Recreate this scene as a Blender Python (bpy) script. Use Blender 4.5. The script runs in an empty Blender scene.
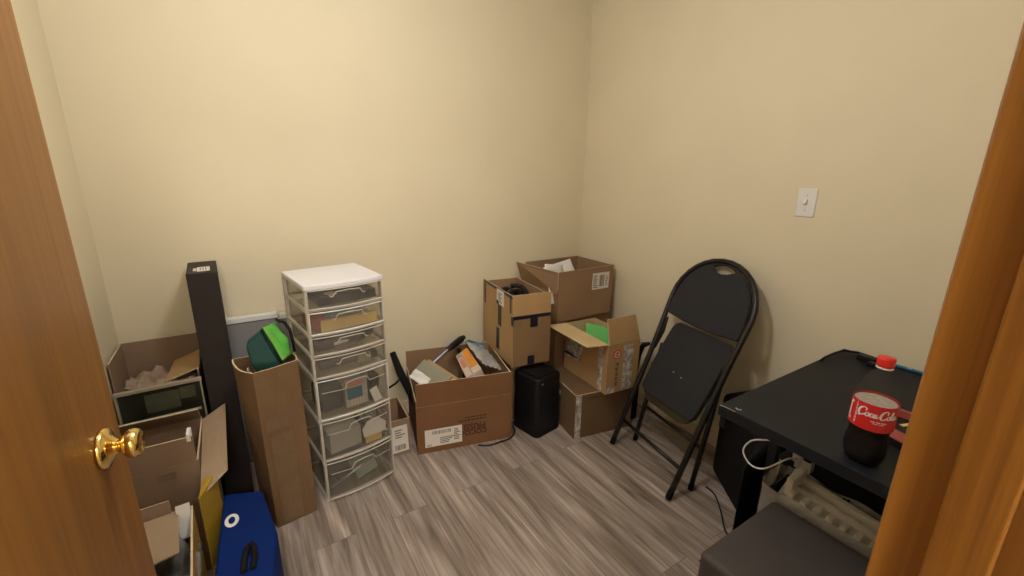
import bpy, bmesh, math, random
from mathutils import Vector as V, Matrix as Mx, Euler
R = math.radians
random.seed(7)
scn = bpy.context.scene
COL = scn.collection

# ------------------------------------------------------------------ materials
def lin(c):
    return tuple((x/12.92 if x <= .04045 else ((x+.055)/1.055)**2.4) for x in c)
def mat(name, col, rough=.6, metal=0, noise=0, nscale=8, bump=0, bscale=60, trans=0, ior=1.45, spec=.5, alpha=1, stretch=None, emit=0):
    m = bpy.data.materials.new(name); m.use_nodes = True
    nt = m.node_tree; b = nt.nodes['Principled BSDF']
    b.inputs['Base Color'].default_value = (*col, 1)
    b.inputs['Roughness'].default_value = rough
    b.inputs['Metallic'].default_value = metal
    b.inputs['IOR'].default_value = ior
    b.inputs['Specular IOR Level'].default_value = spec
    b.inputs['Transmission Weight'].default_value = trans
    b.inputs['Alpha'].default_value = alpha
    if emit:
        b.inputs['Emission Color'].default_value = (*col, 1); b.inputs['Emission Strength'].default_value = emit
    if noise or bump:
        tc = nt.nodes.new('ShaderNodeTexCoord'); mp = nt.nodes.new('ShaderNodeMapping')
        nt.links.new(tc.outputs['Object'], mp.inputs['Vector'])
        if stretch: mp.inputs['Scale'].default_value = stretch
    if noise:
        n = nt.nodes.new('ShaderNodeTexNoise'); n.inputs['Scale'].default_value = nscale; n.inputs['Detail'].default_value = 5
        nt.links.new(mp.outputs[0], n.inputs['Vector'])
        r = nt.nodes.new('ShaderNodeValToRGB')
        r.color_ramp.elements[0].position = .3; r.color_ramp.elements[1].position = .7
        r.color_ramp.elements[0].color = (*[max(0, x*(1-noise)) for x in col], 1)
        r.color_ramp.elements[1].color = (*[min(1, x*(1+noise)) for x in col], 1)
        nt.links.new(n.outputs['Fac'], r.inputs['Fac']); nt.links.new(r.outputs['Color'], b.inputs['Base Color'])
    if bump:
        n = nt.nodes.new('ShaderNodeTexNoise'); n.inputs['Scale'].default_value = bscale; n.inputs['Detail'].default_value = 4
        nt.links.new(mp.outputs[0], n.inputs['Vector'])
        bp = nt.nodes.new('ShaderNodeBump'); bp.inputs['Strength'].default_value = bump; bp.inputs['Distance'].default_value = .01
        nt.links.new(n.outputs['Fac'], bp.inputs['Height']); nt.links.new(bp.outputs['Normal'], b.inputs['Normal'])
    return m

def wood_mat(name, c1, c2, c3, axis='z', scale=1, rough=.38):
    m = bpy.data.materials.new(name); m.use_nodes = True
    nt = m.node_tree; b = nt.nodes['Principled BSDF']; L = nt.links
    tc = nt.nodes.new('ShaderNodeTexCoord'); mp = nt.nodes.new('ShaderNodeMapping')
    s = {'x': (.9, 14, 14), 'y': (14, .9, 14), 'z': (14, 14, .9)}[axis]
    mp.inputs['Scale'].default_value = tuple(x*scale for x in s)
    L.new(tc.outputs['Object'], mp.inputs['Vector'])
    n1 = nt.nodes.new('ShaderNodeTexNoise'); n1.inputs['Scale'].default_value = 1.0; n1.inputs['Detail'].default_value = 6; n1.inputs['Distortion'].default_value = .8
    L.new(mp.outputs[0], n1.inputs['Vector'])
    mp2 = nt.nodes.new('ShaderNodeMapping'); mp2.inputs['Scale'].default_value = tuple((x*9 if x > 1 else x*2.5)*scale for x in s)
    L.new(tc.outputs['Object'], mp2.inputs['Vector'])
    n2 = nt.nodes.new('ShaderNodeTexNoise'); n2.inputs['Scale'].default_value = 1; n2.inputs['Detail'].default_value = 3
    L.new(mp2.outputs[0], n2.inputs['Vector'])
    r = nt.nodes.new('ShaderNodeValToRGB'); e = r.color_ramp.elements
    e[0].position = .28; e[0].color = (*c1, 1); e[1].position = .72; e[1].color = (*c3, 1)
    k = e.new(.5); k.color = (*c2, 1)
    L.new(n1.outputs['Fac'], r.inputs['Fac'])
    mx = nt.nodes.new('ShaderNodeMixRGB'); mx.blend_type = 'MULTIPLY'; mx.inputs['Fac'].default_value = .45
    r2 = nt.nodes.new('ShaderNodeValToRGB'); r2.color_ramp.elements[0].position = .35; r2.color_ramp.elements[1].position = .6
    r2.color_ramp.elements[0].color = (.45, .4, .35, 1); r2.color_ramp.elements[1].color = (1, 1, 1, 1)
    L.new(n2.outputs['Fac'], r2.inputs['Fac'])
    L.new(r.outputs['Color'], mx.inputs['Color1']); L.new(r2.outputs['Color'], mx.inputs['Color2'])
    L.new(mx.outputs['Color'], b.inputs['Base Color'])
    b.inputs['Roughness'].default_value = rough
    bp = nt.nodes.new('ShaderNodeBump'); bp.inputs['Strength'].default_value = .12; bp.inputs['Distance'].default_value = .004
    L.new(n2.outputs['Fac'], bp.inputs['Height']); L.new(bp.outputs['Normal'], b.inputs['Normal'])
    return m

def floor_mat():
    m = bpy.data.materials.new('vinyl_plank'); m.use_nodes = True
    nt = m.node_tree; b = nt.nodes['Principled BSDF']; L = nt.links
    tc = nt.nodes.new('ShaderNodeTexCoord')
    rot = nt.nodes.new('ShaderNodeMapping'); rot.inputs['Rotation'].default_value = (0, 0, R(90)); rot.inputs['Location'].default_value = (.31, .052, 0)
    L.new(tc.outputs['Object'], rot.inputs['Vector'])
    br = nt.nodes.new('ShaderNodeTexBrick'); br.offset = .37
    br.inputs['Scale'].default_value = 1; br.inputs['Brick Width'].default_value = 1.22; br.inputs['Row Height'].default_value = .15
    br.inputs['Mortar Size'].default_value = .0012; br.inputs['Mortar Smooth'].default_value = .2; br.inputs['Bias'].default_value = 0
    br.inputs['Color1'].default_value = (.0, .0, .0, 1); br.inputs['Color2'].default_value = (1, 1, 1, 1); br.inputs['Mortar'].default_value = (.5, .5, .5, 1)
    L.new(rot.outputs[0], br.inputs['Vector'])
    # per plank shift of the grain
    add = nt.nodes.new('ShaderNodeVectorMath'); add.operation = 'MULTIPLY_ADD'
    add.inputs[1].default_value = (3, 7, 0)
    L.new(br.outputs['Color'], add.inputs[0]); L.new(tc.outputs['Object'], add.inputs[2])
    def nz(sc, det, dist):
        mp = nt.nodes.new('ShaderNodeMapping'); mp.inputs['Scale'].default_value = sc
        L.new(add.outputs[0], mp.inputs['Vector'])
        n = nt.nodes.new('ShaderNodeTexNoise'); n.inputs['Scale'].default_value = 1; n.inputs['Detail'].default_value = det; n.inputs['Distortion'].default_value = dist
        L.new(mp.outputs[0], n.inputs['Vector']); return n
    n1 = nz((17, 1.5, 1), 5, 1.1); n2 = nz((85, 3.0, 1), 4, .4)
    r = nt.nodes.new('ShaderNodeValToRGB'); e = r.color_ramp.elements
    e[0].position = .27; e[0].color = (.18, .138, .113, 1); e[1].position = .74; e[1].color = (.60, .51, .45, 1)
    k = e.new(.43); k.color = (.305, .25, .215, 1); k = e.new(.56); k.color = (.41, .345, .305, 1)
    L.new(n1.outputs['Fac'], r.inputs['Fac'])
    r2 = nt.nodes.new('ShaderNodeValToRGB'); r2.color_ramp.elements[0].position = .33; r2.color_ramp.elements[1].position = .62
    r2.color_ramp.elements[0].color = (.55, .52, .50, 1); r2.color_ramp.elements[1].color = (1.08, 1.06, 1.04, 1)
    L.new(n2.outputs['Fac'], r2.inputs['Fac'])
    mx = nt.nodes.new('ShaderNodeMixRGB'); mx.blend_type = 'MULTIPLY'; mx.inputs['Fac'].default_value = .75
    L.new(r.outputs['Color'], mx.inputs['Color1']); L.new(r2.outputs['Color'], mx.inputs['Color2'])
    # seams
    mx2 = nt.nodes.new('ShaderNodeMixRGB'); mx2.blend_type = 'MIX'; mx2.inputs['Color2'].default_value = (.06, .045, .037, 1)
    ml = nt.nodes.new('ShaderNodeMath'); ml.operation = 'MULTIPLY'; ml.inputs[1].default_value = .5
    L.new(br.outputs['Fac'], ml.inputs[0]); L.new(ml.outputs[0], mx2.inputs['Fac']); L.new(mx.outputs['Color'], mx2.inputs['Color1'])
    L.new(mx2.outputs['Color'], b.inputs['Base Color'])
    b.inputs['Roughness'].default_value = .5; b.inputs['Specular IOR Level'].default_value = .35
    bp = nt.nodes.new('ShaderNodeBump'); bp.inputs['Strength'].default_value = .15; bp.inputs['Distance'].default_value = .003
    L.new(n2.outputs['Fac'], bp.inputs['Height']); L.new(bp.outputs['Normal'], b.inputs['Normal'])
    return m

def film_mat(name, col, clear, rough=.25):
    """thin translucent plastic: part clear, part milky"""
    m = bpy.data.materials.new(name); m.use_nodes = True
    nt = m.node_tree; L = nt.links; b = nt.nodes['Principled BSDF']; out = nt.nodes['Material Output']
    b.inputs['Base Color'].default_value = (*col, 1); b.inputs['Roughness'].default_value = rough
    t = nt.nodes.new('ShaderNodeBsdfTransparent'); t.inputs['Color'].default_value = (.93, .92, .9, 1)
    mx = nt.nodes.new('ShaderNodeMixShader')
    tc = nt.nodes.new('ShaderNodeTexCoord'); n = nt.nodes.new('ShaderNodeTexNoise'); n.inputs['Scale'].default_value = 5; n.inputs['Detail'].default_value = 2
    L.new(tc.outputs['Object'], n.inputs['Vector'])
    mr = nt.nodes.new('ShaderNodeMapRange'); mr.inputs['From Min'].default_value = .3; mr.inputs['From Max'].default_value = .7
    mr.inputs['To Min'].default_value = clear-.04; mr.inputs['To Max'].default_value = min(.96, clear+.04)
    L.new(n.outputs['Fac'], mr.inputs['Value']); L.new(mr.outputs[0], mx.inputs['Fac'])
    L.new(b.outputs[0], mx.inputs[1]); L.new(t.outputs[0], mx.inputs[2]); L.new(mx.outputs[0], out.inputs['Surface'])
    return m

M = {}
M['wall'] = mat('cream_wall_paint', (.76, .675, .49), .75, noise=.02, nscale=3, bump=.05, bscale=160)
M['ceil'] = mat('ceiling_paint', (.80, .78, .74), .9, noise=.02, bump=.06, bscale=120)
M['floor'] = floor_mat()
M['door'] = wood_mat('door_veneer', (.215, .087, .013), (.265, .111, .018), (.315, .135, .024), 'z', .5, .36)
M['oak'] = wood_mat('oak_trim', (.135, .045, .005), (.30, .120, .016), (.42, .185, .030), 'z', 1.0, .42)
M['brass'] = mat('polished_brass', (.83, .60, .22), .14, 1, noise=.05, nscale=20)
M['steel'] = mat('zinc_screw', (.55, .55, .55), .3, 1, noise=.05)
def card(n, c): return mat(n, c, .8, noise=.09, nscale=5, bump=.1, bscale=90, spec=.25)
M['cardA'] = card('kraft_orange', (.205, .100, .045))
M['cardF'] = card('kraft_dull', (.190, .112, .056))
M['cardH'] = card('kraft_dark', (.19, .120, .066))
M['cardG'] = card('kraft_light', (.62, .47, .26))
M['cardB'] = card('kraft_brown', (.30, .185, .105))
M['cardC'] = card('kraft_tan', (.45, .285, .135))
M['cardD'] = card('kraft_grey', (.285, .19, .128))
M['cardE'] = card('kraft_inside', (.36, .255, .165))
M['edge'] = mat('board_edge', (.62, .49, .33), .85, noise=.15, nscale=90)
M['white'] = mat('white_plastic', (.80, .79, .76), .45, noise=.02)
M['lid'] = mat('white_lid', (.80, .80, .84), .4, noise=.02)
M['frame'] = mat('offwhite_plastic', (.60, .555, .48), .45, noise=.03)
M['frost'] = film_mat('frosted_plastic', (.50, .46, .40), .84, .28)
M['frost2'] = film_mat('clear_drawer', (.52, .49, .44), .89, .2)
M['bag'] = film_mat('clear_bag', (.80, .79, .78), .52, .18)
M['paper'] = mat('white_paper', (.78, .77, .74), .8, noise=.04)
M['label'] = mat('paper_label', (.74, .70, .64), .7, noise=.03)
M['ink'] = mat('black_ink', (.03, .03, .03), .7, noise=.1)
M['inkbr'] = mat('dark_red_ink', (.075, .022, .014), .8, noise=.1)
M['grey_ink'] = mat('grey_ink', (.16, .15, .14), .8, noise=.1)
M['black'] = mat('black_plastic', (.008, .008, .009), .45, spec=.35, noise=.15, nscale=30)
M['blackmatte'] = mat('black_matte', (.007, .0065, .007), .8, spec=.25, noise=.2, nscale=15, bump=.15, bscale=40)
M['blacktape'] = mat('black_tape', (.012, .012, .022), .35, noise=.2)
M['chairfab'] = mat('black_fabric', (.022, .022, .026), .85, noise=.15, nscale=60, bump=.25, bscale=260)
M['chairmet'] = mat('black_enamel', (.012, .011, .010), .35, noise=.1)
M['pan'] = mat('bronze_enamel', (.06, .05, .03), .25, .3, noise=.1)
M['desk'] = mat('black_laminate', (.010, .012, .016), .55, spec=.3, noise=.12, nscale=40, bump=.06, bscale=300)
M['darkbrown'] = mat('dark_brown_board', (.022, .015, .013), .7, noise=.12, nscale=6)
M['grey_panel'] = mat('grey_board', (.26, .25, .25), .7, noise=.04)
M['blue'] = mat('blue_fabric', (.001, .018, .13), .8, spec=.2, noise=.12, nscale=6, bump=.2, bscale=25)
M['dgreen'] = mat('dark_green_fabric', (.010, .055, .048), .7, noise=.2, nscale=9, bump=.3, bscale=22)
M['lgreen'] = mat('light_green_fabric', (.16, .52, .08), .65, noise=.12, nscale=9, bump=.3, bscale=22)
M['pgreen'] = mat('green_paper', (.16, .60, .17), .7, noise=.06)
M['yellow'] = mat('yellow_print', (.42, .26, .025), .5, noise=.15, nscale=7)
M['env'] = mat('manila', (.66, .47, .17), .75, noise=.05)
M['orange'] = mat('orange_print', (.72, .27, .02), .45, noise=.08)
M['pinkw'] = mat('pale_print', (.62, .50, .42), .6, noise=.05)
M['sage'] = mat('sage_card', (.30, .29, .22), .7, noise=.06)
M['silver'] = mat('silver_film', (.55, .58, .62), .25, .5, noise=.15, nscale=18, bump=.5, bscale=18)
M['skyblue'] = mat('light_blue_print', (.12, .36, .62), .4, noise=.1)
M['royal'] = mat('royal_blue', (.02, .07, .52), .4, noise=.1)
M['penblue'] = mat('pen_blue', (.012, .16, .33), .35, noise=.05)
M['red'] = mat('cola_red', (.62, .018, .018), .35, noise=.03)
M['capred'] = mat('cap_red', (.72, .030, .025), .35, noise=.03)
M['redbox'] = mat('faded_red', (.36, .075, .06), .6, noise=.05)
M['cola'] = mat('cola_liquid', (.002, .0008, .0006), .4, spec=.1)
M['pet'] = film_mat('clear_pet', (.14, .135, .13), .93, .32)
M['foam'] = mat('styrofoam', (.86, .83, .74), .85, noise=.04, bump=.15, bscale=90)
M['otto'] = mat('charcoal_vinyl', (.066, .056, .053), .62, noise=.12, nscale=7, bump=.12, bscale=120)
M['seam'] = mat('seam_thread', (.02, .018, .017), .8, noise=.1)
M['picture'] = mat('dark_picture', (.022, .024, .015), .3, noise=.5, nscale=9)
M['picframe'] = mat('pale_frame', (.36, .30, .225), .6, noise=.06)
M['olive'] = mat('olive_print', (.075, .080, .050), .4, noise=.3, nscale=12)
M['kraftpaper'] = mat('kraft_paper', (.36, .26, .18), .85, noise=.15, nscale=12)
M['cable'] = mat('white_cable', (.80, .78, .74), .5, noise=.03)
M['gcable'] = mat('grey_cable', (.30, .29, .26), .5, noise=.05)
M['shine'] = mat('clear_tape_glare', (.50, .46, .43), .22, noise=.6, nscale=38, bump=.5, bscale=45)  # pale blotches paint the glare into the tape's colour
M['glow'] = mat('lamp_glass', (1, .975, .95), .4, emit=70, noise=0)
M['fluff'] = mat('black_white_fleece', (.14, .13, .12), .95, noise=1, nscale=9, bump=.6, bscale=40)
M['redink'] = mat('red_stamp', (.50, .06, .04), .6, noise=.15)
M['teal'] = mat('teal_print', (.015, .12, .18), .4, noise=.1)
M['salmon'] = mat('salmon_print', (.60, .22, .14), .5, noise=.08)
M['dusk'] = mat('dark_content', (.045, .038, .034), .5, noise=.5, nscale=14)
M['pgrey'] = mat('pale_grey_print', (.42, .40, .36), .6, noise=.08)

# ------------------------------------------------------------------ mesh builder
class MB:
    def __init__(s): s.bm = bmesh.new()
    def face(s, vs, mi=0, smooth=False):
        try:
            f = s.bm.faces.new(vs); f.material_index = mi; f.smooth = smooth; return f
        except ValueError: return None
    def hexa(s, b, t, mi=0, em=None, thin=None):
        """b, t: four corners each (ccw seen from top)"""
        vb = [s.bm.verts.new(p) for p in b]; vt = [s.bm.verts.new(p) for p in t]
        s.face(vb[::-1], mi); s.face(vt, mi)
        for i in range(4):
            j = (i+1) % 4; s.face([vb[i], vb[j], vt[j], vt[i]], mi if em is None else em)
        return s
    def box(s, c, d, mi=0, X=None, em=None):
        """box; with em, faces touching the thinnest dimension get material em"""
        x, y, z = (k/2 for k in d); c = V(c)
        P = [V((sx*x, sy*y, sz*z)) for sz in (-1, 1) for sx, sy in ((-1, -1), (1, -1), (1, 1), (-1, 1))]
        P = [((X @ p) if X is not None else p)+c for p in P]
        v = [s.bm.verts.new(p) for p in P]
        k = min(range(3), key=lambda i: d[i]) if em is not None else -1
        for idx, ax in (((3, 2, 1, 0), 2), ((4, 5, 6, 7), 2), ((0, 1, 5, 4), 1), ((2, 3, 7, 6), 1), ((1, 2, 6, 5), 0), ((3, 0, 4, 7), 0)):
            s.face([v[i] for i in idx], mi if (em is None or ax == k) else em)
        return s
    def slab(s, p, t, mi=0, em=None):
        """four corner points made into a plate of thickness t"""
        p = [V(q) for q in p]; n = (p[2]-p[0]).cross(p[3]-p[1]).normalized()*t/2
        return s.hexa([q-n for q in p], [q+n for q in p], mi, em)
    def prism(s, poly, a, n, mi=0, em=None):
        """poly: 3D points, extruded by vector n"""
        n = V(n); A = [s.bm.verts.new(V(p)) for p in poly]; B = [s.bm.verts.new(V(p)+n) for p in poly]
        s.face(A[::-1], mi); s.face(B, mi)
        for i in range(len(A)):
            j = (i+1) % len(A); s.face([A[i], A[j], B[j], B[i]], mi if em is None else em)
        return s
    def tube(s, pts, r, n=8, mi=0, closed=False, caps=True):
        pts = [V(p) for p in pts]; rings = []; N = len(pts); up = None
        rr = r if isinstance(r, (list, tuple)) else [r]*N
        for i, p in enumerate(pts):
            if closed: d = pts[(i+1) % N]-pts[i-1]
            else: d = pts[min(i+1, N-1)]-pts[max(i-1, 0)]
            d.normalize()
            if up is None: up = V((0, 0, 1)) if abs(d.z) < .9 else V((1, 0, 0))
            x = up-d*up.dot(d)
            if x.length < 1e-4: x = d.orthogonal()
            x.normalize(); y = d.cross(x); up = x
            rings.append([s.bm.verts.new(p+(x*math.cos(2*math.pi*k/n)+y*math.sin(2*math.pi*k/n))*rr[i]) for k in range(n)])
        for i in range(N if closed else N-1):
            a, b = rings[i], rings[(i+1) % N]
            for k in range(n): s.face([a[k], a[(k+1) % n], b[(k+1) % n], b[k]], mi, True)
        if caps and not closed: s.face(rings[0][::-1], mi); s.face(rings[-1], mi)
        return s
    def lathe(s, prof, n=32, c=(0, 0, 0), mi=0, X=None, wob=None, capb=True, capt=True):
        c = V(c); rings = []
        for r, z in prof:
            ring = []
            for k in range(n):
                a = 2*math.pi*k/n; q = r*(wob(a, z) if wob else 1)
                p = V((q*math.cos(a), q*math.sin(a), z)); ring.append(s.bm.verts.new(((X @ p) if X is not None else p)+c))
            rings.append(ring)
        for i in range(len(rings)-1):
            a, b = rings[i], rings[i+1]
            for k in range(n): s.face([a[k], a[(k+1) % n], b[(k+1) % n], b[k]], mi, True)
        if capb: s.face(rings[0][::-1], mi)
        if capt: s.face(rings[-1], mi)
        return s
    def grid(s, fn, nu, nv, mi=0, smooth=True, thick=0):
        g = [[s.bm.verts.new(fn(i/(nu-1), j/(nv-1))) for j in range(nv)] for i in range(nu)]
        for i in range(nu-1):
            for j in range(nv-1): s.face([g[i][j], g[i+1][j], g[i+1][j+1], g[i][j+1]], mi, smooth)
        return s
    def build(s, name, mats, parent=None, loc=(0, 0, 0), rot=(0, 0, 0), bevel=0, seg=2, subsurf=0, solid=0, smooth=False):
        bmesh.ops.recalc_face_normals(s.bm, faces=s.bm.faces[:])
        me = bpy.data.meshes.new(name); s.bm.to_mesh(me); s.bm.free()
        for m in (mats if isinstance(mats, (list, tuple)) else [mats]): me.materials.append(M[m] if isinstance(m, str) else m)
        o = bpy.data.objects.new(name, me); COL.objects.link(o)
        o.location = loc; o.rotation_euler = rot
        if parent: o.parent = parent
        if smooth:
            for p in me.polygons: p.use_smooth = True
        if solid:
            q = o.modifiers.new('solid', 'SOLIDIFY'); q.thickness = solid; q.offset = 0
        if bevel:
            q = o.modifiers.new('bevel', 'BEVEL'); q.width = bevel; q.segments = seg; q.limit_method = 'ANGLE'
            if seg > 2:
                for p in me.polygons: p.use_smooth = True
        if subsurf:
            q = o.modifiers.new('sub', 'SUBSURF'); q.levels = subsurf; q.render_levels = subsurf
        return o

def tag(o, label, cat, group=None):
    o['label'] = label; o['category'] = cat
    if group: o['group'] = group
    return o
def thing(name, label, cat, loc=(0, 0, 0), rz=0, group=None, rot=None):
    o = bpy.data.objects.new(name, None); COL.objects.link(o)
    o.location = loc; o.rotation_euler = rot or (0, 0, R(rz)); o.empty_display_size = .05
    return tag(o, label, cat, group)
def struct(o): o['kind'] = 'structure'; return o
def RZ(a): return Mx.Rotation(R(a), 3, 'Z')
def RX(a): return Mx.Rotation(R(a), 3, 'X')
def RY(a): return Mx.Rotation(R(a), 3, 'Y')
def text_mesh(s, body, size, depth=.0004, X=None, c=(0, 0, 0), shear=0, bold=0, mi=0):
    """lettering as real, very thin geometry; text lies in local xz, readable from -y"""
    cu = bpy.data.curves.new('lettering', 'FONT'); cu.body = body; cu.size = size; cu.shear = shear; cu.offset = bold
    cu.align_x = 'CENTER'; cu.align_y = 'CENTER'; cu.extrude = depth
    ob = bpy.data.objects.new('lettering', cu); COL.objects.link(ob)
    dg = bpy.context.evaluated_depsgraph_get(); me = bpy.data.meshes.new_from_object(ob.evaluated_get(dg))
    n0 = len(s.bm.verts); f0 = len(s.bm.faces); s.bm.from_mesh(me); s.bm.verts.ensure_lookup_table(); s.bm.faces.ensure_lookup_table()
    T = Mx.Rotation(R(90), 3, 'X')
    for v in s.bm.verts[n0:]: v.co = ((X @ (T @ v.co)) if X is not None else T @ v.co)+V(c)
    for f in s.bm.faces[f0:]: f.material_index = mi
    bpy.data.objects.remove(ob); bpy.data.curves.remove(cu); bpy.data.meshes.remove(me)

# ------------------------------------------------------------------ room
XL, XR, YF, YB, ZC = -.478, 2.024, .107, 2.298, 2.44
YH = -.008            # hallway face of the front wall
JL, JR, DH = -.346, .528, 2.05
def sbox(name, lo, hi, m, bevel=0):
    lo, hi = V(lo), V(hi)
    return struct(MB().box((lo+hi)/2, hi-lo).build(name, m, bevel=bevel))
sbox('floor', (XL-.1, -2.1, -.06), (XR+.1, YB+.1, 0), 'floor')
sbox('ceiling', (XL-.1, -2.1, ZC), (XR+.1, YB+.1, ZC+.06), 'ceil')
sbox('wall_back', (XL-.1, YB, 0), (XR+.1, YB+.1, ZC), 'wall')
sbox('wall_right', (XR, -2.1, 0), (XR+.1, YB, ZC), 'wall')
sbox('wall_left', (XL-.1, -2.1, 0), (XL, YB, ZC), 'wall')
w = MB()
w.box(((XL+JL-.02)/2, (YF+YH)/2, ZC/2), (JL-.02-XL, YF-YH, ZC))
w.box(((JR+.02+XR)/2, (YF+YH)/2, ZC/2), (XR-JR-.02, YF-YH, ZC))
w.box(((JL+JR)/2, (YF+YH)/2, (DH+.02+ZC)/2), (JR-JL+.04, YF-YH, ZC-DH-.02))
struct(w.build('wall_front', 'wall'))
sbox('wall_hall', (XL-.1, -2.2, 0), (XR+.1, -2.1, ZC), 'wall')
# door lining: right jamb with rebate stop, left jamb, head; casings on both faces
j = MB()
j.box((JR+.01, (YF-.001+YH)/2, DH/2), (.02, YF-.001-YH+.002, DH))
j.box((JR-.008, (YF-.039-.040/2), DH/2), (.016, .040, DH))
struct(j.build('trim_1', 'oak', bevel=.002))
j = MB()
j.box((JL-.01, (YF+YH)/2, DH/2), (.02, YF-YH+.002, DH))
j.box((JL+.0055, YF-.037-.02, DH/2), (.011, .04, DH))
struct(j.build('trim_2', 'oak', bevel=.002))
j = MB(); j.box(((JL+JR)/2, (YF+YH)/2, DH+.01), (JR-JL+.04, YF-YH+.002, .02)); struct(j.build('trim_3', 'oak', bevel=.002))
def casing(y0, y1, n):
    j = MB(); ym, d = (y0+y1)/2, abs(y1-y0)
    j.box((JR+.004+.028, ym, DH/2+.03), (.056, d, DH+.06))
    if n == 2: j.box((JL-.004-.028, ym, DH/2+.03), (.056, d, DH+.06))
    j.box(((JL+JR)/2, ym, DH+.004+.028), (JR-JL+.008, d, .056))
    return struct(j.build('trim_%d' % (3+n), 'oak', bevel=.004, seg=3))
casing(YF, YF+.0015, 1); casing(YH-.014, YH, 2)
# baseboards (painted like the wall)
for nm, lo, hi in (('baseboard_back', (XL, YB-.012, 0), (XR, YB, .085)), ('baseboard_right', (XR-.012, YF, 0), (XR, YB-.012, .085)), ('baseboard_left', (XL, YF, 0), (XL+.012, YB-.012, .085))):
    sbox(nm, lo, hi, 'wall', .004)

# open wooden door with brass knob
dA = -6.0
door = bpy.data.objects.new('door_1', None); COL.objects.link(door); door.location = (JL, YF+.006, 0); door.rotation_euler = (0, 0, R(90+dA)); struct(door)
DW = .840
m = MB(); m.box((DW/2+.004, -.0175, 1.02), (DW, .035, 2.02)); m.build('panel', 'door', door, bevel=.0015)
kb = .838-.071
m = MB(); KX = RX(90)
m.lathe([(.033, 0), (.034, .003), (.031, .008), (.022, .0115), (.0155, .016), (.0125, .018), (.0115, .021)], 40, (kb, -.035, .972), 0, KX)
m.build('rose', 'brass', door)
m = MB(); m.lathe([(.0105, .018), (.0105, .024), (.013, .026), (.017, .028), (.0215, .032), (.0238, .036), (.0243, .041), (.0225, .0465), (.0195, .0495), (.0178, .0500), (.0165, .0490), (.002, .0486)], 40, (kb, -.035, .972), 0, KX)
m.build('knob', 'brass', door)
for hz in (.22, 1.0, 1.82):
    m = MB(); m.tube([(-.004, .004, hz-.045), (-.004, .004, hz+.045)], .006, 12); m.build('hinge', 'brass', door)

# ceiling lamp of the room (the photo is lit from above the middle of the room)
LPX, LPY, LPZ = .38, 1.04, 2.14
lp = thing('ceiling_lamp', 'round white globe lamp hanging from the ceiling inside the door', 'lamp', (LPX, LPY, ZC))
m = MB(); m.lathe([(.065, -.0), (.068, -.012), (.05, -.03), (.012, -.036)], 32); m.tube([(0, 0, -.03), (0, 0, -.15)], .010, 10); m.build('base', 'white', lp)
m = MB(); m.lathe([(.004, -.10)]+[(.10*math.sin(R(t)), LPZ-ZC+.10*math.cos(R(t))) for t in range(12, 180, 12)]+[(.004, LPZ-ZC-.1)], 32); m.build('glass_shade', 'glow', lp)
ld2 = bpy.data.lights.new('hall_fill', 'AREA'); ld2.shape = 'DISK'; ld2.size = .5; ld2.energy = 48; ld2.color = (1, .95, .89)  # added unseen fill light, brightens lower walls and boxes through the doorway
lo2 = bpy.data.objects.new('hall_fill', ld2); COL.objects.link(lo2); lo2.location = (-.25, -1.5, ZC-.05)

# light switch on the right wall
sw = thing('light_switch', 'white toggle light switch plate on the right wall', 'light switch', (XR, .898, 1.305))
m = MB(); m.box((-.003, 0, 0), (.006, .072, .116)); m.build('plate', 'white', sw, bevel=.0025)
m = MB(); m.box((-.012, 0, .004), (.016, .010, .020), X=RY(25)); m.box((-.0062, 0, 0), (.001, .012, .026)); m.build('toggle', 'white', sw, bevel=.002)
for dz in (-.030, .030):
    m = MB(); m.lathe([(.0032, 0), (.0028, .0014)], 12, (-.006, 0, dz), 0, RY(-90)); m.build('screw', 'steel', sw)

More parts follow.
